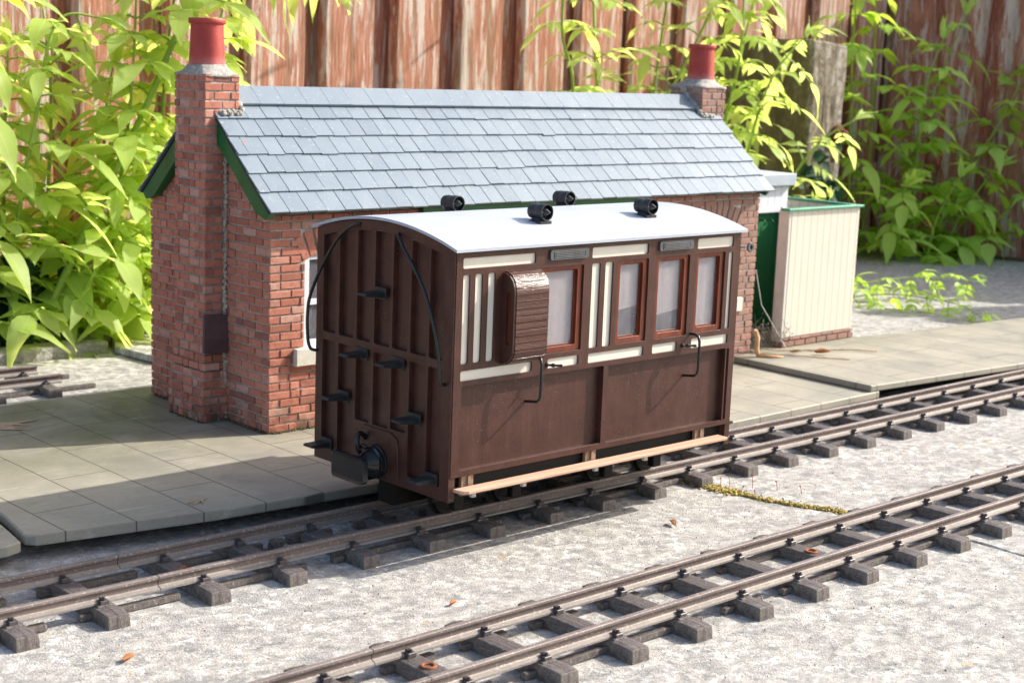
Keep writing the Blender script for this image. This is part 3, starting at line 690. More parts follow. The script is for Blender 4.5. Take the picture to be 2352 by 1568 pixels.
# chimneys
def chimney(x0, x1, y0, y1, ztop, potx, zlow, side):
    m = MB()
    def fl(z): return .026*max(0, min(1, (.52-z)/.25)) if zlow < .3 else 0
    z = zlow; row = 0
    XI = x1
    while z < ztop-.01:
        zt = z+.048; f = fl(z)
        xa, xb, ya, yb = x0-(f if side < 0 else 0), x1+(f if side > 0 else 0), y0-f, y1+f
        if zlow < .3 and z < 1.70:   # lower part: breast against the gable wall
            if side < 0: xb = BX0+.01
            else: xa = BX1-.01
        def seg(a, b, o):
            out = []; u = a; first = True
            while u < b-.003:
                l = .105 if not (first and o) else .055
                if not first and rnd.random() < .25: l = .06
                e = min(u+l, b); e = b if b-e < .025 else e; out.append((u, e)); u = e; first = False
            return out
        for (u, e) in seg(xa, xb, row % 2):
            j = rnd.uniform(-.003, .003)
            m.box(u+(.0045 if u > xa else 0), e-(.0045 if e < xb else 0), ya+j, ya+.025, z+.0048, zt-.0048, brick_tint(), jit=.001)
            m.box(u+(.0045 if u > xa else 0), e-(.0045 if e < xb else 0), yb-.025, yb+j, z+.0048, zt-.0048, brick_tint(), jit=.001)
        for (u, e) in seg(ya, yb, (row+1) % 2):
            j = rnd.uniform(-.003, .003)
            m.box(xa+j, xa+.025, u+(.0045 if u > ya else 0), e-(.0045 if e < yb else 0), z+.0048, zt-.0048, brick_tint(), jit=.001)
            m.box(xb-.025, xb+j, u+(.0045 if u > ya else 0), e-(.0045 if e < yb else 0), z+.0048, zt-.0048, brick_tint(), jit=.001)
        z = zt; row += 1
    ch = m.build('chimney', M_brick, cot, bevel=.0025, recalc=False)
    m = MB(); a, b = (x0, BX0+.01) if side < 0 else (BX1-.01, x1)
    m.box(x0+.006, x1-.006, y0+.006, y1-.006, 1.6 if zlow < .3 else zlow, ztop-.003)
    if zlow < .3: m.box(a+.0075, b-.0075, y0+.0075, y1-.0075, zlow, 1.62); m.box(a+.006-(.02 if side < 0 else 0), b-.006+(.02 if side > 0 else 0), y0-.014, y1+.014, zlow, .40)
    m.build('mortar', M_cement, ch)
    # cement flaunching
    m = MB(); nx = 14; V = []; F = []
    cx, cy = potx, (y0+y1)/2
    rings = [(1.0, 0.0), (.97, .012), (.84, .020), (.72, .030), (.61, .044), (.53, .062)]
    hx, hy = (x1-x0)/2+.004, (y1-y0)/2+.004; K = 32
    for (s, h) in rings:
        for k in range(K):
            q = 2*math.pi*k/K; c, sn = math.cos(q), math.sin(q); mx = max(abs(c), abs(sn))
            bx, by = c/mx*hx, sn/mx*hy; ex, ey = c*.107/.53, sn*.107/.53; u = (1-s)/.47
            jz = rnd.uniform(-.004, .004)
            V.append((cx+((x0+x1)/2-cx)*(1-u)+(bx*(1-u)+c*.106*u)*(1+rnd.uniform(-.02, .02)), cy+(by*(1-u)+sn*.106*u)*(1+rnd.uniform(-.02, .02)), ztop-.004+h+jz))
    for i in range(len(rings)-1):
        for k in range(K): F.append((i*K+k, i*K+(k+1) % K, (i+1)*K+(k+1) % K, (i+1)*K+k))
    F.append(tuple(range(K))[::-1]); F.append(tuple((len(rings)-1)*K+k for k in range(K)))
    m.add(V, F); m.build('flaunching', M_cement, ch, smooth=True)
    m = MB(); z0 = ztop+.038
    m.lathe([(.101, z0), (.100, z0+.02), (.094, z0+.10), (.090, z0+.20), (.089, z0+.235), (.099, z0+.240), (.1015, z0+.250), (.1015, z0+.262), (.098, z0+.268), (.083, z0+.268), (.079, z0+.255), (.078, z0+.10), (.01, z0+.10)],
            Matrix.Translation((potx, cy, 0)), 48)
    m.build('chimney_pot', M_pot, ch, smooth=True, sm_angle=50)
    return ch
chL = chimney(.295, .512, 2.452, 2.765, 2.022, .403, .116, -1)
chR = chimney(4.395, 4.648, 2.455, 2.765, 2.022, 4.545, .116, 1)
# cement fillets round the stacks where they meet the roof, slate plate and damp seam on the left stack
for (xx, s, cc) in ((.512, 1, chL), (4.395, -1, chR)):
    m = MB()
    for k in range(26):
        u = k/25; y = 2.452+(.19)*u; z = EZ+(y-1.93)*math.tan(th)+.035
        ico_blob(m, (xx+s*rnd.uniform(0, .012), y+rnd.uniform(-.008, .008), z+rnd.uniform(-.006, .006)), rnd.uniform(.014, .024), .3)
    for k in range(20):
        x = xx-s*.12*k/19; ico_blob(m, (x, 2.445+rnd.uniform(-.008, .004), EZ+(2.445-1.93)*math.tan(th)+.03+rnd.uniform(-.006, .006)), rnd.uniform(.012, .02), .3)
    m.build('cement_fillet', M_cement, cc, smooth=True)
m = MB(); Mx = Matrix.Translation((.35, 2.430, .615)) @ Matrix.Rotation(R(4), 4, 'Y') @ Matrix.Rotation(R(-4), 4, 'X')
m.box(-.078, .078, -.012, .008, -.108, .108, .5, Mx); m.build('slate_plate', M_plum, cot, bevel=.005, seg=2)
m = MB()
for k in range(150):
    z = .13+k*.011; d = .010 if z > 1.2 else .012
    ico_blob(m, (BX0-.006+rnd.uniform(-.008, .002), 2.447-rnd.uniform(-.002, .010), z), rnd.uniform(.008, .015)*(1.3 if z < .5 else 1), .35)
m.build('mortar_seam', M_mortar, cot)
m = MB()
for k in range(260):
    u = rnd.random(); x = BX0+(1.6)*u; ico_blob(m, (x, BY0-.006+rnd.gauss(0, .006), BZ0+rnd.uniform(0, .008)), rnd.uniform(.005, .011), .4, sq=.7)
for k in range(220):
    y = BY0+1.2*rnd.random(); f = -.15 if 2.43 < y < 2.79 else 0
    ico_blob(m, (BX0-.006+rnd.gauss(0, .006)+f, y, BZ0+rnd.uniform(0, .01)), rnd.uniform(.005, .012), .4, sq=.7)
tag(m.build('moss', plain('dark wall moss', (.09, .08, .04), .95, .6, 50, .8)), 'dark moss and grit along the foot of the cottage wall', 'moss', kind='stuff')

# ================================================================== ANNEX + SCREEN
an = thing('station_annex', (5.15, 2.85, .16), 'white boarded annex with a green plank door at the right end of the cottage', 'model building')
m = MB(); yA = 2.60
m.prism([[(4.60, .16), (5.66, .16), (5.66, 1.29), (4.60, 1.29)], [(4.96, .163), (4.96, 1.075), (5.59, 1.075), (5.59, .163)]], yA, yA+.03, lambda a, b, d: (a, d, b))
m.box(5.63, 5.66, yA+.031, 3.2, .16, 1.285); m.box(4.6, 5.66, 3.2, 3.23, .16, 1.285)
m.build('wall', M_whitepl, an)
m = MB(); m.box(4.96, 5.595, yA+.02, yA+.036, .165, 1.08); d = m.build('door', M_greenpl, an)
m = MB()
for xx in (5.36, 5.46):
    m.tube([(xx, yA+.018, 1.02), (xx, yA-.012, 1.025), (xx+.02, yA-.018, 1.005), (xx+.025, yA-.01, .985)], .005, 6)
m.build('door_hook', M_green, d, smooth=True)
m = MB(); m.box(5.572, 5.628, yA-.026, yA-.001, .17, 1.12); m.box(4.95, 5.571, yA-.016, yA-.001, 1.078, 1.11); m.build('door_frame', M_white, an, bevel=.003)
m = MB(); m.box(4.58, 5.70, yA-.045, 3.27, 1.285, 1.378); m.build('roof', M_zinc, an, bevel=.006, seg=2)
scn = thing('boarded_screen', (5.4, 2.2, .16), 'cream vertical boarded screen with green capping on a low brick base, beside the green door', 'screen wall')
yS = 2.0
m = MB(); m.box(4.935, 5.775, yS, yS+.028, .232, 1.165); m.build('screen_panel', M_cream, scn, bevel=.003)
m = MB(); m.box(5.745, 5.775, yS+.029, 2.72, .232, 1.165); m.build('screen_panel', planks('cream planks return', (.66, .62, .52), .082, 1), scn, bevel=.003)
m = MB(); m.box(4.905, 4.934, yS+.002, yS+.095, .20, 1.165); m.box(4.935, 4.965, yS+.03, yS+.095, .20, 1.162); m.build('corner_post', plain('grey cream post', (.62, .58, .52), .6, .1), scn, bevel=.003)
m = MB(); m.box(4.875, 5.80, yS-.022, yS+.06, 1.166, 1.184); m.box(5.735, 5.80, yS+.061, 2.76, 1.166, 1.184); m.build('capping', M_greencap, scn, bevel=.003)
m = MB()
def ps(m, a, b, z0, z1, j): m.box(a, b, yS-.012+j, yS+.03, z0, z1, brick_tint()*.7, jit=.001)
lay(m, 4.92, 5.785, .161, .23, ps)
def ps2(m, a, b, z0, z1, j): m.box(4.905+j, 4.94, a, b, z0, z1, brick_tint()*.7, jit=.001)
lay(m, yS-.012, yS+.10, .161, .20, ps2)
m.box(4.93, 5.775, yS, yS+.03, .161, .229, .1); m.box(5.74, 5.78, yS+.031, 2.73, .161, .231, .3)
m.build('brick_base', M_brick, scn, bevel=.002)

# dry plants and twigs near the screen
def tw(pts, r, name, label, mat=M_twig, group=None, cat='twig'):
    m = MB(); m.tube(pts, r, 6); return tag(m.build(name, mat, smooth=True), label, cat, group)
tw([(4.58, 1.93, .20), (4.75, 1.93, .172), (5.0, 1.78, .17), (5.25, 1.62, .175), (5.40, 1.50, .172)], .006, 'dry_twig', 'long thin dry stalk lying across the stepped up slab before the screen')
tw([(4.35, 1.95, .19), (4.7, 1.72, .17), (4.95, 1.42, .168)], .005, 'dry_twig', 'thin dry stalk lying left of the long one on the stepped up slab')
m = MB(); m.tube([(4.47, 1.86, .165), (4.44, 1.86, .22), (4.46, 1.87, .30), (4.42, 1.87, .35)], [.014, .02, .017, .022], 7)
m.tube([(4.46, 1.86, .17), (4.52, 1.78, .172), (4.60, 1.74, .168)], [.015, .012, .004], 6); tag(m.build('dried_stub', plain('pale orange dead plant', (.62, .38, .20), .8, .3), smooth=True), 'pale orange curled dead plant stub standing by the cottage corner', 'dead plant')
litter(4.95, 1.66, .165, .12, 'dark brown dead leaf on the stepped up slab in front of the screen', M_dryleaf, -.6, 1.0)
litter(4.80, 1.78, .165, .10, 'light brown dead leaf nearest the screen corner', M_twig, -.4, 1.0)
tw([(4.62, 2.05, .75), (4.75, 2.08, .48), (4.93, 1.97, .165)], .0035, 'cobweb_thread', 'pale thin strand slanting from the cottage corner down to the screen base', M_web, cat='strand')
m = MB()
for k in range(26):
    x, y = 4.78+rnd.uniform(-.14, .2), 2.1+rnd.uniform(-.12, .1); h = rnd.uniform(.06, .24)
    m.tube([(x, y, .162), (x+rnd.uniform(-.03, .03), y+rnd.uniform(-.03, .03), .162+h*.6), (x+rnd.uniform(-.07, .07), y+rnd.uniform(-.06, .06), .162+h)], .0016, 4)
    for q in range(3): ico_blob(m, (x+rnd.uniform(-.06, .06), y+rnd.uniform(-.06, .06), .162+h*rnd.uniform(.4, 1)), .006, .4)
tag(m.build('dead_weeds', plain('grey dead weed', (.22, .19, .15), .9, .5), smooth=True), 'tangle of thin grey dead weeds between the cottage corner and the screen', 'weeds', kind='stuff')

# ================================================================== CARRIAGE
CL, CW, ZB, ZE, ZT = 1.86, .986, .391, 1.366, .283
car = thing('railway_carriage', (CL/2, CW/2, .115), 'brown and cream model brake carriage with pale roof standing on the track', 'railway carriage')
def arc_z(y, e=0.0): return ZE+.082*(1-((y-CW/2)/(CW/2+.02))**2)+e
YB = .030
fy = lambda a, b, d: (a, d, b)
def mirror(o):              # far side / far end: same shape turned about the carriage centre
    c = o.copy(); COL.objects.link(c)
    Mt = Matrix.Translation((CL, CW, 0)) @ Matrix.Rotation(math.pi, 4, 'Z')
    c.matrix_parent_inverse = o.matrix_parent_inverse @ Mt
    return c
fr_holes = [(.032, .454, 1.296, 1.342), (.808, 1.186, 1.297, 1.346), (1.540, 1.812, 1.300, 1.350),
            (.034, .073, .886, 1.270), (.103, .145, .886, 1.270), (.177, .218, .884, 1.270),
            (.811, .865, .881, 1.273), (.898, .951, .880, 1.274), (1.781, 1.812, .886, 1.272),
            (.034, .454, .812, .857), (.551, .747, .814, .858), (.810, 1.185, .811, .856), (1.247, 1.424, .811, .856), (1.530, 1.808, .812, .859)]
win_holes = [(.500, .757, .882, 1.273), (.983, 1.192, .882, 1.276), (1.250, 1.487, .881, 1.276), (1.538, 1.752, .885, 1.276)]
low_holes = [(.042, .918, .419, .789), (.950, 1.800, .415, .786), (1.809, 1.828, .416, .783)]
def sidebeam():
    m = MB(); outer = [(-.004, ZB), (CL+.002, ZB), (CL+.002, ZE-.002), (-.004, ZE-.002)]
    m.prism([outer]+[rrect(*h, r=.009) for h in fr_holes+win_holes]+[rrect(*h, r=.006) for h in low_holes], 0.0, .013, fy)
    o = m.build('side_framing', M_brown, car, bevel=.0018, angle=50)
    m = MB()
    m.prism([[(.0, ZB+.003), (CL-.002, ZB+.003), (CL-.002, .796), (.0, .796)]]+[rrect(*h, r=.006) for h in low_holes], .0132, YB, fy)
    m.prism([[(-.0, .797), (CL-.002, .797), (CL-.002, ZE-.003), (0, ZE-.003)]]+[rrect(a+.002, b-.002, c+.002, d-.002, r=.009) for a, b, c, d in win_holes], .0132, YB, fy)
    inner = m.build('side_framing', M_brown, car)
    m = MB(); m.prism([[(.001, ZB+.005), (CL-.003, ZB+.005), (CL-.003, ZE-.005), (.001, ZE-.005)]]+[rrect(a-.002, b+.002, c-.002, d+.002, r=.009) for a, b, c, d in win_holes], YB+.0003, YB+.012, fy)
    pan = m.build('side_panel', M_brown, car)
    outs = [o, inner, pan]
    for h in fr_holes:
        m = MB(); m.prism([rrect(h[0]-.001, h[1]+.001, h[2]-.001, h[3]+.001, r=.009)], .0085, .0128, fy); outs.append(m.build('cream_panel', M_creampanel, car))
    m = MB(); h = low_holes[2]; m.prism([rrect(h[0], h[1], h[2], h[3], r=.005)], .020, .0298, fy); outs.append(m.build('cream_panel', M_creampanel, car))
    for h in win_holes:
        a, b, c, d = h; m = MB()
        m.prism([rrect(a+.0005, b-.0005, c+.0005, d-.0005, r=.009), rrect(a+.024, b-.030, c+.026, d-.018, r=.012)], 0.0085, .0210, fy)
        m.prism([rrect(a+.006, b-.006, c+.006, d-.006, r=.009), rrect(a+.032, b-.040, c+.034, d-.025, r=.012)], .0212, .0260, fy)
        wf = m.build('window', M_mahog, car, bevel=.002, seg=2, angle=50); outs.append(wf)
        m = MB(); m.box(a+.01, b-.01, .0267, .0277, c+.01, d-.01); m.build('pane', M_glass, wf)
    for (x0, x1, z0, z1) in ((.534, .775, 1.304, 1.351), (1.255, 1.497, 1.306, 1.352)):
        m = MB(); m.prism([rrect(x0, x1, z0, z1, r=.012)], -.010, .001, fy)
        ring_ = [rrect(x0+.022, x1-.022, z0+.008, z1-.008, r=.004), rrect(x0+.026, x1-.026, z0+.011, z1-.011, r=.002)]
        m.prism(ring_, -.0125, -.0101, fy)
        for k in range(3):
            z = z0+.014+.0075*k; m.box(x0+.03, x1-.03, -.0135, -.0101, z, z+.004)
        outs.append(m.build('louvre', M_louvre, car, bevel=.0015))
    # ducket
    prof = [(.001, .868), (-.018, .869), (-.045, .882), (-.066, .902), (-.075, .925), (-.075, 1.185), (-.071, 1.212), (-.060, 1.238), (-.042, 1.256), (-.018, 1.266), (.001, 1.268)]
    m = MB(); x0, x1 = .262, .462
    m.prism([prof], x0+.012, x1-.0, lambda a, b, d: (d, a, b)); dk = m.build('lookout', M_brown, car); outs.append(dk)
    m = MB(); pr2 = []
    L = []; tot = 0
    for (p, q) in zip(prof[1:], prof[2:]):
        dl = math.hypot(q[0]-p[0], q[1]-p[1]); n = max(1, round(dl/.010))
        for k in range(n): L.append((p[0]+(q[0]-p[0])*k/n, p[1]+(q[1]-p[1])*k/n))
    L.append(prof[-1]); acc = 0; start = 0
    for i in range(1, len(L)):
        acc += math.hypot(L[i][0]-L[i-1][0], L[i][1]-L[i-1][1])
        if acc > .026 or i == len(L)-1:
            seg_ = L[start:i+1]; c = Vector((0, 1.07))
            pts2 = []
            def off(p, q, r_, dd):
                tx, ty = q[0]-p[0], q[1]-p[1]; l = math.hypot(tx, ty) or 1
                return (r_[0]-ty/l*dd, r_[1]+tx/l*dd)
            outl = [off(seg_[max(0, j-1)], seg_[min(len(seg_)-1, j+1)], seg_[j], .005+rnd.uniform(0, .0012)) for j in range(len(seg_))]
            outl[0] = (outl[0][0]*.999, outl[0][1]+.0012); outl[-1] = (outl[-1][0], outl[-1][1]-.0012)
            m.prism([seg_[::-1]+outl], x0+.010, x1+.003, lambda a, b, d: (d, a, b)); start = i; acc = 0
    outs.append(m.build('lookout_planks', M_gloss, dk, bevel=.001, angle=40))
    m = MB()
    big = [(a*1.02-.001 if a < 0 else a, b) for a, b in prof]
    slit = rrect(-.056, -.026, .955, 1.185, r=.012)
    m.prism([big, slit], x0-.002, x0+.011, lambda a, b, d: (d, a, b)); m.build('lookout_side', M_brown, dk, bevel=.002, angle=50)
    m = MB(); m.box(x0+.0105, x0+.0118, -.058, -.024, .953, 1.187); m.build('pane', M_mahog, dk)
    # grab rails and door handles
    for (gx, hx, dx) in ((.456, .545, .042), (1.522, 1.462, .062)):
        m = MB(); m.tube([(gx, .010, .885), (gx, -.030, .886), (gx+.001, -.050, .878), (gx+.002, -.058, .855), (gx+.002, -.060, .80), (gx+.001, -.060, .715), (gx, -.055, .693), (gx-.002, -.042, .682), (gx-.004, .030, .672)], .0068, 10)
        outs.append(m.build('grab_rail', M_black, car, smooth=True, sm_angle=60))
        m = MB(); p = Vector((hx, .0, .832)); d = Vector((dx, -.050, .0)).normalized()
        m.lathe([(.010, 0), (.010, .006), (.005, .010), (.0055, .020), (.009, .026), (.009, .034), (.005, .040), (.0055, .055), (.0075, .066), (.005, .072)],
                Matrix.Translation(p) @ d.to_track_quat('Z', 'Y').to_matrix().to_4x4(), 14); outs.append(m.build('door_handle', M_black, car, smooth=True, sm_angle=60))
    # footboard and hangers
    m = MB(); oy = -.115
    o2 = [(.010, -.002), (.012, -.040), (.022, -.060), (.045, -.070), (1.775, -.070), (1.775, -.002)]
    m.prism([o2], .330, .3445, lambda a, b, d: (a, b, d)); outs.append(m.build('footboard', M_ply, car, bevel=.002, angle=40))
    for hxx in (.105, .870, 1.650):
        m = MB(); m.box(hxx-.036, hxx+.036, .012, .030, .300, ZB-.002); m.box(hxx-.004, hxx+.014, .004, .0115, .346, .389); outs.append(m.build('footboard_hanger', M_oldwood, car, bevel=.002))
    for hxx in (.10, .40, .86, 1.2):
        m = MB(); m.box(hxx-.012, hxx+.012, -.040, -.024, .302, .3295); outs.append(m.build('footboard_clip', plain('pale plastic clip', (.5, .5, .47), .6), car))
    for o_ in outs:
        c = mirror(o_)
        for ch in o_.children:
            d_ = ch.copy(); COL.objects.link(d_); d_.parent = c; 
sidebeam()
# ends
def end():
    fx = lambda a, b, d: (d, a, b)
    ys = [(.066, .160), (.176, .287), (.304, .414), (.432, .543), (.569, .672), (.694, .806), (.832, .930)]
    def top(y): return arc_z(y)
    def outline(y0, y1, zb, off=0.0, n=24):
        return [(y0, zb), (y1, zb)]+[(y1+(y0-y1)*k/n, top(y1+(y0-y1)*k/n)-off) for k in range(n+1)]
    holes = []
    for i, (a, b) in enumerate(ys):
        up = [(a, .905), (a+.008, .896), (b-.008, .896), (b, .905)]+[(b+(a-b)*k/4, top(b+(a-b)*k/4)-.045) for k in range(5)]
        holes.append(up)
        zb = .340
        if i in (3, 4): zb = .525
        if i == 2:
            holes.append([(a, .54), (a+.01, .53), (b-.01, .53), (b, .54), (b, .846), (b-.01, .855), (a+.01, .855), (a, .846)]); holes[-1] = rrect(a, b, .53, .856, r=.009); continue
        holes.append(rrect(a, b, zb, .858, r=.009))
    # the two panels beside the buffer get their shortened lower openings
    m = MB(); m.prism([outline(.0035, CW-.0035, ZT)]+holes, -.012, 0.013, fx)
    o = m.build('end_framing', M_brown, car, bevel=.002, angle=50)
    m = MB(); m.prism([outline(.004, CW-.004, ZT+.002, .002)], .0132, .024, fx); o2 = m.build('end_panel', M_brown, car)
    m = MB(); pl = [(.338, ZT+.02), (.64, ZT+.02), (.64, .49), (.60, .515), (.40, .515), (.357, .495), (.345, .46)]
    m.prism([pl], -.020, -.0122, fx); o3 = m.build('buffer_beam', M_brown, car, bevel=.004, seg=2, angle=40)
    outs = [o, o2, o3]
    # curved hand rails
    def rail(pts):
        m = MB(); P = [Vector(p) for p in pts]; Q = []
        for i in range(len(P)-1):
            p0, p1, p2, p3 = P[max(i-1, 0)], P[i], P[i+1], P[min(i+2, len(P)-1)]
            for k in range(5):
                u = k/5; Q.append(.5*((2*p1)+(-p0+p2)*u+(2*p0-5*p1+4*p2-p3)*u*u+(-p0+3*p1-3*p2+p3)*u**3))
        Q.append(P[-1]); m.tube(Q, .0078, 10); return m.build('hand_rail', M_black, car, smooth=True, sm_angle=60)
    # given as seen on the end plane; x is the stand-off
    def R_(y, z, d): return (-d, y-d*1.15, z+.35*d)
    outs.append(rail([(.0, .375, 1.402), (-.022, .372, 1.405), (-.036, .350, 1.392), (-.042, .305, 1.345), (-.045, .240, 1.285), (-.047, .160, 1.19), (-.048, .105, 1.085), (-.048, .065, .98), (-.047, .045, .88), (-.042, .043, .815), (-.030, .043, .800), (.0, .043, .797)]))
    outs.append(rail([(.0, .66, 1.418), (-.022, .665, 1.422), (-.036, .70, 1.405), (-.042, .76, 1.365), (-.045, .84, 1.28), (-.048, .925, 1.16), (-.05, .985, 1.045), (-.05, 1.00, .955), (-.05, .995, .86), (-.046, .985, .815), (-.032, .975, .800), (.0, .965, .797)]))
    for (y, z) in ((.50, 1.125), (.625, .832), (.365, .832), (.76, .610), (.240, .604), (.885, .362), (.118, .362)):
        m = MB()
        m.box(-.020, -.0125, y-.046, y+.046, z-.020, z+.032)
        m.prism([[(-.020, z-.012), (-.020, z+.014), (-.115, z+.012), (-.122, z+.008), (-.122, z+.001), (-.112, z-.001)]], y-.033, y+.033, lambda a, b, d: (a, d, b))
        outs.append(m.build('end_step', M_blackmatt, car, bevel=.003, seg=2, angle=40))
    # coupler
    m = MB(); cy, cz = .49, .365
    X = Matrix.Translation((-.018, cy, cz)) @ Matrix.Rotation(R(-90), 4, 'Y')
    m.lathe([(.078, 0), (.080, .008), (.078, .014), (.070, .016), (.072, .022), (.070, .030), (.060, .034), (.052, .060), (.040, .075), (.036, .13), (.036, .16)], X, 40)
    bf = m.build('buffer', M_black, car, smooth=True, sm_angle=35); outs.append(bf)
    m = MB(); m.prism([rrect(cy-.118, cy+.118, cz-.062, cz+.058, r=.022, n=6)], -.205, -.178, lambda a, b, d: (d-.10*((a-cy)**2)/.05*-.6, a, b))
    m.build('buffer_plate', M_black, bf, bevel=.004, seg=2, angle=40, smooth=True, sm_angle=40)
    m = MB(); m.tube([(-.02, .575, .455), (-.035, .575, .475), (-.055, .572, .485), (-.075, .568, .472), (-.082, .562, .445), (-.078, .555, .415), (-.072, .545, .398)], [.010, .011, .0115, .012, .012, .011, .010], 10)
    m.tube([(-.06, .555, .425), (-.07, .53, .440), (-.075, .50, .435)], .009, 8); outs.append(m.build('coupling_hook', M_black, car, smooth=True))
    for o_ in outs:
        if o_.name.startswith('hand_rail'): continue
        c = mirror(o_)
        for ch in o_.children:
            d_ = ch.copy(); COL.objects.link(d_); d_.parent = c
end()
# roof sheet
m = MB(); n = 28; V = []; Y0, Y1 = -.022, CW+.052
def rz(y): return ZE+.004+.084*(1-((y-CW/2)/(CW/2+.02))**2)
ysr = [Y0+(CW+.022-Y0)*k/n for k in range(n+1)]
sec = [(y, rz(y)) for y in ysr]+[(y, rz(y)+.013) for y in ysr[::-1]]
m.prism([sec], -.026, CL+.030, lambda a, b, d: (d, a, b)); m.build('roof', M_roofw, car, smooth=True, sm_angle=30)
for (vx, vy) in ((.69, .235), (1.405, .235), (.672, .83), (1.43, .83)):
    zz = rz(vy)+.013; m = MB(); M0 = Matrix.Translation((vx, vy+.052, zz+.046)) @ Matrix.Rotation(R(90), 4, 'X')
    m.lathe([(.030, 0), (.034, .004), (.036, .03), (.0375, .031), (.0375, .034), (.036, .036), (.037, .066), (.0385, .068), (.0385, .103), (.034, .103), (.033, .075), (.033, .070), (.005, .070)], M0, 28)
    m.lathe([(.026, .070), (.026, .082), (.020, .088), (.004, .118), (.001, .120)], M0, 20)
    for s in (-1, 1): m.tube([M0 @ Vector((s*.034, 0, .092)), M0 @ Vector((s*.018, 0, .094))], .003, 6)
    m.box(vx-.035, vx+.035, vy-.045, vy+.045, zz-.012, zz+.006); m.box(vx-.022, vx+.022, vy-.03, vy+.03, zz+.004, zz+.02)
    m.build('roof_ventilator', M_blackmatt, car, smooth=True, sm_angle=35)
# side lamp on the far end
m = MB(); m.lathe([(.022, 0), (.026, .006), (.022, .012), (.012, .012), (.010, .004), (.002, .004)], Matrix.Translation((CL+.07, -.005, 1.29)) @ Matrix.Rotation(R(90), 4, 'X'), 20)
m.tube([(CL, .03, 1.29), (CL+.05, .01, 1.29)], .006, 6); m.build('side_lamp', M_louvre, car, smooth=True, sm_angle=40)
# floor, interior, chassis and wheels
m = MB(); m.box(.03, CL-.03, .05, CW-.05, ZB+.02, ZB+.045); m.build('floor', M_oldwood, car)
m = MB()
for (a, b, z0) in ((.49, .765, .90), (.975, 1.20, 1.03), (1.242, 1.495, .985), (1.53, 1.76, .90)):
    nn = 14; P = [(a+(b-a)*k/nn, .0315+.0012*math.sin(k*1.9)) for k in range(nn+1)]
    m.prism([P+[(x, y+.004) for x, y in P[::-1]]], z0, 1.31, lambda a_, b_, d: (a_, b_, d+(a_-a)*.12*(z0 > .95 and d < 1.2)))
m.build('pane_backing', plain('pale pane backing', (.44, .40, .385), .9, .06), car, smooth=True, sm_angle=40)  # pale sheets added to brighten the panes; slanted hems imitate a shadow edge
m = MB()
m.box(.775, .785, .14, CW-.062, ZB+.046, ZE-.02); m.box(1.215, 1.222, .062, CW-.062, ZB+.046, ZE-.25)
m.build('partition', M_int, car)
m = MB()
for (a, b) in ((.80, .95), (1.06, 1.205), (1.235, 1.38), (1.70, 1.84)): m.box(a, b, .07, CW-.07, ZB+.046, .72)
for a in (.80, 1.18, 1.235, 1.81): m.box(a, a+.03, .07, CW-.07, .72, 1.00)
m.build('seat', M_seat, car, bevel=.01, seg=2)
m = MB(); m.box(.03, CL-.03, .036, .050, .285, ZB+.001); m.box(.03, CL-.03, CW-.050, CW-.036, .285, ZB+.001); m.box(.04, CL-.04, .20, .225, .30, ZB+.005); m.box(.04, CL-.04, CW-.225, CW-.20, .30, ZB+.005); m.box(.04, CL-.04, .44, .55, .16, .30)  # outer plates added to block sun through the gap under the body
m.box(.05, CL-.05, .30, CW-.30, .27, ZB+.005); m.build('chassis', M_wheel, car)
for ax in (.26, .62, 1.24, 1.60):
    m = MB(); Mx = Matrix.Translation((ax, TY, .200)) @ Matrix.Rotation(R(90), 4, 'X')
    m.tube([(ax, TY-.22, .2), (ax, TY+.22, .2)], .012, 10)
    for s in (-1, 1):
        prof = [(.02, .0), (.06, .002), (.066, -.004), (.084, -.004), (.0845, .022), (.094, .026), (.094, .032), (.02, .034)]
        Ms = Matrix.Translation((ax, TY+s*.172, .200)) @ Matrix.Rotation(R(90)*s, 4, 'X')
        Ms = Matrix.Translation((ax, TY+s*.178, .200)) @ Matrix.Rotation(R(90)*s, 4, 'X')
        m.lathe(prof, Ms, 32)
    m.build('wheel_set', M_wheel, car, smooth=True, sm_angle=35)
    for s in (-1, 1):
        m = MB(); m.box(ax-.03, ax+.03, TY+s*.235-.02, TY+s*.235+.02, .15, .30); m.box(ax-.15, ax+.15, TY+s*.235-.012, TY+s*.235+.012, .205, .33)
        m.build('axle_box', M_wheel, car, bevel=.004)

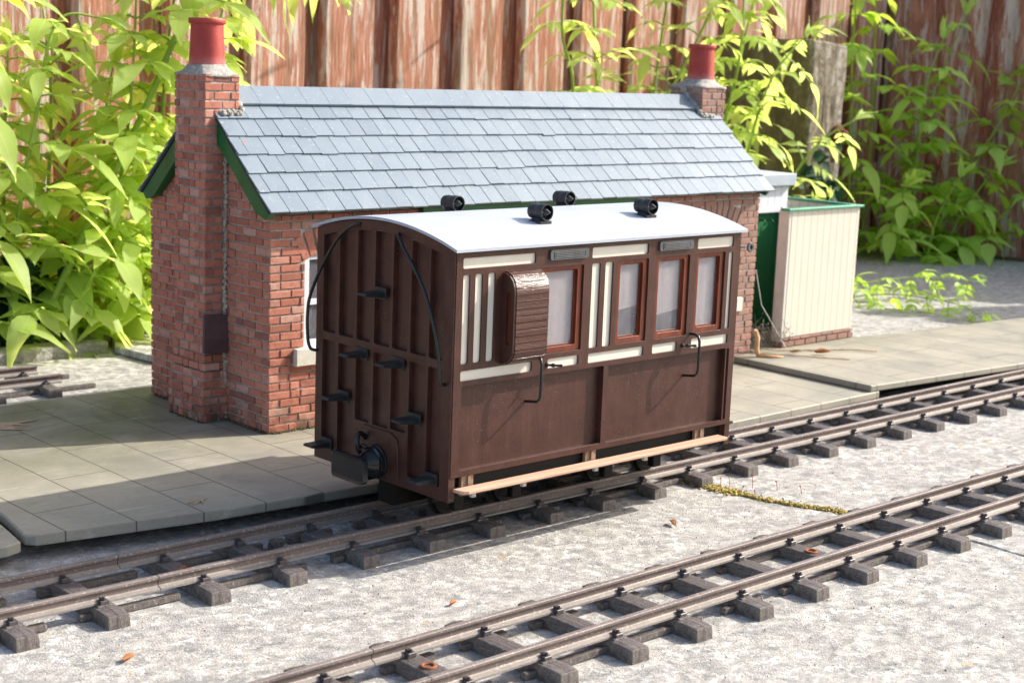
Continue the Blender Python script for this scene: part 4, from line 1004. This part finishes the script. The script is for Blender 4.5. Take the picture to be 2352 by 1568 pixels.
# ================================================================== FENCES
def fence(P0, dirv, nrm, L, start, pitch, wf, H, label, seed, Hf=lambda u: 0):
    r = random.Random(seed)
    root = thing('garden_fence', (P0[0]+dirv[0]*L/2, P0[1]+dirv[1]*L/2, -.16), label, 'fence')
    D, N = Vector((*dirv, 0)), Vector((*nrm, 0)); O = Vector((*P0, 0))
    fr, bk, rl = MB(), MB(), MB()
    def board(mb, u0, u1, d0, d1, z0, z1):
        tn = r.random(); lean = r.uniform(-.02, .02); K = 9; V = []
        for k in range(K+1):
            z = z0+(z1-z0)*k/K; e = r.uniform(-.008, .008)
            for (u, d) in ((u0+e+lean*k/K, d0), (u1+e+lean*k/K, d0+r.uniform(-.006, .006)), (u1+e+lean*k/K, d1), (u0+e+lean*k/K, d1)):
                p = O+D*u-N*d; V.append((p.x, p.y, z))
        F = [(4*k+i, 4*k+(i+1) % 4, 4*k+4+(i+1) % 4, 4*k+4+i) for k in range(K) for i in range(4)]+[(3, 2, 1, 0), (4*K, 4*K+1, 4*K+2, 4*K+3)]
        mb.add(V, F, tn)
    u = start-pitch*int(start/pitch+1)
    while u < L:
        a = max(0, u); b = min(L, u+wf*r.uniform(.9, 1.07))
        if b > a+.05: board(fr, a, b, 0, .13, -.16, H+Hf(a))
        a2, b2 = u+wf-.12, u+pitch+.12
        if b2 > 0 and a2 < L: board(bk, max(0, a2), min(L, b2), .20, .30, -.16, H+Hf(a2))
        u += pitch*r.uniform(.98, 1.02)
    fr.build('front_boards', M_fence, root, bevel=.01, angle=50); bk.build('back_boards', M_fence, root)
    for z in (.7, 2.9+.4, H-.6):
        q = MB()
        for a, b in ((0, L),):
            P = [O+D*a-N*.132, O+D*b-N*.132, O+D*b-N*.199, O+D*a-N*.199]
            q.prism([[(p.x, p.y) for p in P]], z, z+.35, lambda x, y, d: (x, y, d))
        q.build('fence_rail', M_fence, root)
FY = 6.6
fence((-6, FY), (1, 0), (0, -1), 19.2, 3.31+6, .805, .575, 4.3, 'weathered red brown board fence running behind the cottage', 3)
e = Vector((.30, -.954)).normalized()
fence((12.85, 7.4), (e.x, e.y), (-e.y*-1*-1 if False else e.y, -e.x), 8.9, .2, .62, .42, 4.0, 'dark shaded board fence at right meeting the cottage side fence at the corner', 4, lambda u: 1.4 if u > 7.0 else 0)  # boards out of view made taller to cast shade on the far platform slab

# old post ------------------------------------------------------------
post = thing('timber_post', (9.4, 5.4, 0), 'thick grey weathered timber post with slanting top and rusty bolt', 'post')
m = MB(); nz = 16; V = []
for k in range(nz+1):
    z = -.1+2.58*k/nz
    for (x, y) in ((9.10, 5.0), (9.70, 5.0), (9.70, 6.52), (9.10, 6.52)):
        V.append((x+noise.noise(Vector((z*2, y, x)))*.02, y+noise.noise(Vector((z*2, x, 9)))*.02, z+(.045*(9.7-x)/.64-.03 if k == nz else 0)))
m.add(V, [(4*k+i, 4*k+(i+1) % 4, 4*k+4+(i+1) % 4, 4*k+4+i) for k in range(nz) for i in range(4)]+[(3, 2, 1, 0), (4*nz, 4*nz+1, 4*nz+2, 4*nz+3)])
m.build('post_body', M_post, post, bevel=.03, seg=2, angle=50)
m = MB(); m.lathe([(.10, 0), (.11, .02), (.09, .05), (.05, .06), (.05, .12), (.02, .13)], Matrix.Translation((9.60, 5.0, 1.52)) @ Matrix.Rotation(R(90), 4, 'X'), 12)
m.box(9.56, 9.63, 4.985, 4.999, 1.25, 1.5); m.build('rusty_bolt', M_rust, post, smooth=True, sm_angle=40)

# ================================================================== PLANTS
def leaflet(mb, base, d, up, L, W, droop, tint, fold=.25, r=rnd):
    d = d.normalized(); side = d.cross(up).normalized(); up = side.cross(d).normalized()
    n = 7; V = []; UV = []; tw = r.uniform(-.35, .35); wav = r.uniform(-.06, .06)
    for i in range(n+1):
        u = i/n; wdt = W*.5*(math.sin(math.pi*min(1, u**.72))**.85 if 0 < u < 1 else 0)
        if u > .62: wdt *= 1-.35*(u-.62)/.38
        c = base+d*(L*u)-up*(droop*L*u*u)
        a = tw*u; s2 = side*math.cos(a)+up*math.sin(a); u2 = up*math.cos(a)-side*math.sin(a)
        wv = wav*L*math.sin(u*7)
        V += [c-s2*wdt+u2*(wdt*fold+wv), c, c+s2*wdt+u2*(wdt*fold-wv)]
        UV += [(u, -1), (u, 0), (u, 1)]
    F = [(3*i+j, 3*i+j+1, 3*i+4+j, 3*i+3+j) for i in range(n) for j in range(2)]
    mb.add(V, F, tint, uvs=UV)
def compound(lv, st, base, d, Lr, ls, npair, droop, tint, r, narrow=.40):
    d = d.normalized(); up = Vector((0, 0, 1)); side = d.cross(up)
    if side.length < .1: side = Vector((1, 0, 0))
    side.normalize(); pts = []
    N = 8
    for i in range(N+1):
        u = i/N; pts.append(base+d*(Lr*u)+Vector((0, 0, -1))*(droop*Lr*u*u))
    st.tube(pts, [ls*.03*(1-.6*i/N)+.002 for i in range(N+1)], 5, caps=False)
    for k in range(npair):
        u = .38+.56*k/max(1, npair); i = min(N-1, int(u*N)); p = pts[i]+(pts[i+1]-pts[i])*(u*N-i)
        t = (pts[i+1]-pts[i]).normalized(); upl = side.cross(t).normalized()
        if upl.z < 0: upl = -upl
        for s in (-1, 1):
            dd = t*r.uniform(.35, .7)+side*s+Vector((0, 0, r.uniform(-.35, .1)))
            l = ls*r.uniform(.75, 1.1)*(1 if k else .85)
            leaflet(lv, p, dd, upl+side*s*-.15, l, l*narrow*r.uniform(.9, 1.15), r.uniform(.1, .5), min(1, max(0, tint+r.uniform(-.22, .22))), r=r)
    t = (pts[-1]-pts[-2]).normalized(); upl = side.cross(t).normalized()
    if upl.z < 0: upl = -upl
    l = ls*r.uniform(1.25, 1.75); leaflet(lv, pts[-1], t, upl, l, l*narrow*.8, r.uniform(.15, .5), min(1, max(0, tint+r.uniform(-.1, .2))), r=r)
def spline(P, n):
    P = [Vector(p) for p in P]; Q = []
    for i in range(len(P)-1):
        p0, p1, p2, p3 = P[max(i-1, 0)], P[i], P[i+1], P[min(i+2, len(P)-1)]
        for k in range(n):
            u = k/n; Q.append(.5*((2*p1)+(-p0+p2)*u+(2*p0-5*p1+4*p2-p3)*u*u+(-p0+3*p1-3*p2+p3)*u**3))
    Q.append(P[-1]); return Q
LS, ND = 1.08, .66
def plant(stems, label, seed, mat=M_leaf, ls=.24, node=.2, Lr=.42, npair=2, sr=.02, group='leafy plants along the fence', start=.1, narrow=.40, tint=.5, zmax=9):
    ls *= LS if seed < 20 else (1.22 if seed < 30 else 1.32); node *= ND if seed < 20 else (.85 if seed < 30 else 1.12)
    r = random.Random(seed); root = thing('leafy_plant', (stems[0][0][0], stems[0][0][1], stems[0][0][2]), label, 'plant', group)
    lv, st = MB(), MB()
    for S in stems:
        Q = spline(S, 8); tot = sum((b-a).length for a, b in zip(Q, Q[1:]))
        st.tube(Q, [sr*(1-.65*i/len(Q)) for i in range(len(Q))], 8)
        acc = 0; nxt = start*tot; az = r.uniform(0, math.pi)
        for a, b in zip(Q, Q[1:]):
            l = (b-a).length
            while acc+l > nxt:
                p = a+(b-a)*((nxt-acc)/l); frac = nxt/tot; az += math.pi/2+r.uniform(-.3, .3)
                t = (b-a).normalized(); A = t.orthogonal().normalized(); B = t.cross(A)
                if p.z < zmax:
                    for s in (0, math.pi):
                        if r.random() < .06: continue
                        q = az+s+r.uniform(-.2, .2); dd = A*math.cos(q)+B*math.sin(q)+t*r.uniform(.2, .7)
                        sz = (1.05-.45*frac)*r.uniform(.8, 1.15)
                        compound(lv, st, p, dd, Lr*sz, ls*sz, npair if r.random() < .8 else npair+1, r.uniform(.15, .55), tint+r.uniform(-.15, .15), r, narrow)
                nxt += node*r.uniform(.8, 1.2)
            acc += l
        tip = Q[-1]; t = (Q[-1]-Q[-3]).normalized()
        for k in range(5): leaflet(lv, tip, t+Vector((r.uniform(-.5, .5), r.uniform(-.5, .5), r.uniform(-.2, .4))), Vector((r.uniform(-1, 1), r.uniform(-1, 1), .6)), ls*.8, ls*.2, .3, .9, r=r)
    st.build('stem', M_stem, root, smooth=True)
    o = lv.build('foliage', mat, root, smooth=True, recalc=False)
    return root
# left group
plant([[(.55, 5.45, -.1), (.62, 5.45, .8), (.75, 5.4, 1.6), (.90, 5.35, 2.3), (1.2, 5.3, 2.35)], [(.30, 5.5, -.1), (.25, 5.5, 1.0), (.3, 5.4, 2.0), (.5, 5.3, 2.9)]],
      'leafy yellow green plant at the left edge of the picture with an arching tip', 11, ls=.30, node=.27, Lr=.34, narrow=.46)
plant([[(.60, 5.3, -.1), (1.05, 5.35, .75), (1.55, 5.35, 1.65), (1.95, 5.3, 2.5), (2.3, 5.25, 2.95), (2.9, 5.15, 3.0)]],
      'thick stemmed plant leaning right across the left plants towards the chimney pot', 12, ls=.34, node=.30, Lr=.36, sr=.034, narrow=.44)
plant([[(1.35, 5.5, -.1), (1.40, 5.45, .9), (1.5, 5.4, 1.8), (1.55, 5.4, 2.6)], [(1.75, 5.6, -.1), (1.85, 5.6, 1.0), (1.9, 5.6, 2.0), (2.0, 5.5, 3.0)]],
      'bushy bright plant right behind the left end of the cottage', 13, ls=.32, node=.26, Lr=.36, narrow=.48)
plant([[(1.0, 5.75, -.1), (1.0, 5.75, .8), (1.05, 5.75, 1.7), (1.0, 5.75, 2.4)], [(2.3, 5.7, -.1), (2.3, 5.7, 1.0), (2.25, 5.6, 1.9), (2.35, 5.5, 2.5)]],
      'background plant close to the fence between the left edge and the chimney', 14, ls=.30, node=.24, Lr=.36, narrow=.46)
plant([[(.9, 5.3, -.1), (1.0, 5.25, .35), (1.2, 5.2, .7), (1.45, 5.15, .85)], [(1.5, 5.35, -.1), (1.65, 5.3, .25), (1.95, 5.2, .42)]],
      'low broad leaved plant just behind the pale kerb', 15, ls=.40, node=.24, Lr=.30, narrow=.5, npair=1)
plant([[(2.3, 4.9, 3.3), (2.55, 4.85, 2.95), (2.80, 4.8, 2.72)]], 'leafy spray hanging behind the left chimney pot', 16, ls=.36, node=.22, Lr=.3, narrow=.26, npair=1)
plant([[(.1, 5.9, -.1), (.15, 5.9, 1.0), (.2, 5.9, 2.2)], [(.75, 5.95, -.1), (.75, 5.9, 1.2), (.8, 5.9, 2.1)], [(1.6, 5.9, -.1), (1.6, 5.9, .7), (1.55, 5.9, 1.5), (1.6, 5.85, 2.0)]],
      'rearmost leafy plant low against the fence at the far left', 17, ls=.30, node=.24, Lr=.34, narrow=.5)
# centre group
plant([[(6.0, 5.4, -.1), (5.95, 5.3, 1.2), (5.82, 5.2, 2.0), (5.66, 5.2, 2.45), (5.70, 5.2, 3.2), (5.9, 5.2, 4.0)]],
      'slender plant with one long bare stem rising behind the middle of the roof', 21, ls=.25, node=.42, Lr=.40, start=.32, narrow=.36)
plant([[(6.6, 5.5, -.1), (6.5, 5.4, 1.2), (6.2, 5.3, 2.2), (6.12, 5.3, 3.3), (6.2, 5.3, 4.1)], [(6.6, 5.4, -.1), (6.9, 5.3, 1.4), (7.35, 5.2, 2.2), (7.7, 5.1, 3.0), (7.9, 5.1, 3.9)]],
      'pair of leaning leafy stems between the slender plant and right chimney', 22, ls=.25, node=.33, Lr=.42, start=.3, narrow=.36)
plant([[(7.6, 5.2, -.1), (7.7, 5.1, 1.2), (7.9, 5.0, 2.2), (7.9, 5.0, 3.2), (7.8, 5.0, 4.2)], [(7.8, 5.5, -.1), (8.0, 5.3, 1.2), (8.2, 5.2, 2.4), (8.3, 5.1, 3.2), (8.5, 5.1, 4.3)], [(7.2, 5.6, -.1), (7.3, 5.6, 1.5), (7.4, 5.5, 3.1), (7.4, 5.5, 4.0)]],
      'dense leafy plant behind the right chimney pot', 23, ls=.25, node=.27, Lr=.44, narrow=.36)
plant([[(8.4, 4.9, -.1), (8.5, 4.8, .9), (8.75, 4.6, 1.45), (9.05, 4.4, 1.7)], [(7.9, 4.9, -.1), (7.8, 4.8, 1.0), (8.0, 4.7, 2.0), (8.4, 4.6, 2.5)]],
      'leafy plant hanging in front of the thick timber post', 24, ls=.24, node=.27, Lr=.44, narrow=.34)
plant([[(7.95, 4.3, -.1), (8.05, 4.25, .5), (8.2, 4.2, .92)], [(8.1, 4.3, -.1), (8.3, 4.25, .5), (8.45, 4.2, .95)]],
      'small yellow green feathery seedling showing above the cream screen', 25, ls=.12, node=.12, Lr=.2, narrow=.3, sr=.01, tint=.95)
# right group
plant([[(11.4, 6.0, -.1), (11.3, 6.0, 1.2), (11.2, 6.0, 2.3), (11.2, 6.0, 3.4)], [(11.8, 6.1, -.1), (11.85, 6.1, 1.4), (11.7, 6.1, 3.4)]],
      'tall green plant just right of the timber post', 31, M_leafr, ls=.26, node=.30, Lr=.40, narrow=.48, sr=.022)
plant([[(12.2, 5.9, -.1), (12.3, 5.85, 1.0), (12.6, 5.75, 2.0), (12.9, 5.6, 2.9)], [(12.2, 5.6, -.1), (12.1, 5.6, 1.0), (12.0, 5.5, 2.0), (12.3, 5.5, 2.6)]],
      'green plant with drooping sprays in the fence corner', 32, M_leafr, ls=.27, node=.26, Lr=.42, narrow=.48, sr=.02)
plant([[(12.6, 5.6, -.1), (12.8, 5.4, .8), (13.1, 5.1, 1.7), (13.4, 4.9, 2.5)], [(12.5, 5.4, -.1), (12.5, 5.2, .5), (12.7, 4.9, 1.1)], [(12.7, 5.2, -.1), (12.9, 4.9, .5), (13.1, 4.6, .9)]],
      'rightmost green plant leaning towards the shaded fence', 33, M_leafr, ls=.27, node=.26, Lr=.42, narrow=.48, sr=.018)
plant([[(12.0, 5.3, -.1), (12.0, 5.2, .5), (12.1, 5.0, 1.0)], [(11.5, 5.5, -.1), (11.4, 5.4, .5), (11.3, 5.2, .9)]],
      'low bushy green plant at the foot of the fence corner plants', 34, M_leafr, ls=.26, node=.2, Lr=.36, narrow=.5)
plant([[(7.9, 3.9, .0), (8.4, 3.75, .16), (9.1, 3.5, .22), (9.6, 3.2, .18)], [(7.9, 3.9, .0), (8.2, 3.3, .14), (8.4, 2.7, .12), (8.3, 2.35, .05)]],
      'low sprawling plant spread over the concrete right of the cream screen', 41, M_leafr, ls=.12, node=.16, Lr=.22, narrow=.42, sr=.008, tint=.75, group='leafy plants on the ground')
# ivy
def ivy(cx, cy, cz, sx, sy, sz, n, label, seed, L=.15):
    r = random.Random(seed); m = MB()
    for k in range(n):
        p = Vector((cx+r.gauss(0, sx), cy+r.gauss(0, sy), max(.02, cz+r.gauss(0, sz))))
        leaflet(m, p, Vector((r.uniform(-1, 1), r.uniform(-.6, .2), r.uniform(-1, .3))), Vector((r.uniform(-.4, .2), -1, .6)), L*r.uniform(.7, 1.3), L*r.uniform(.6, .9), .2, r.random(), r=r)
    root = thing('ivy_plant', (cx, cy, 0), label, 'ivy', 'dark ivy patches')
    m.build('foliage', M_ivy, root, smooth=True, recalc=False)
    s = MB(); s.tube([(cx, cy+.05, -.1), (cx+.05, cy+.05, cz*.5), (cx, cy+.05, cz)], .015, 6); s.build('stem', M_twig, root)
ivy(9.30, 4.93, .95, .15, .03, .16, 55, 'dark green ivy climbing the foot of the timber post', 51, .16)
ivy(.55, 5.6, .35, .25, .1, .22, 90, 'dark bluish leaves low at the left edge behind the kerb', 52, .22)
ivy(14.2, 3.9, 2.6, .5, .15, .6, 420, 'dark bushy ivy hanging on the shaded fence at the right edge', 53, .14)
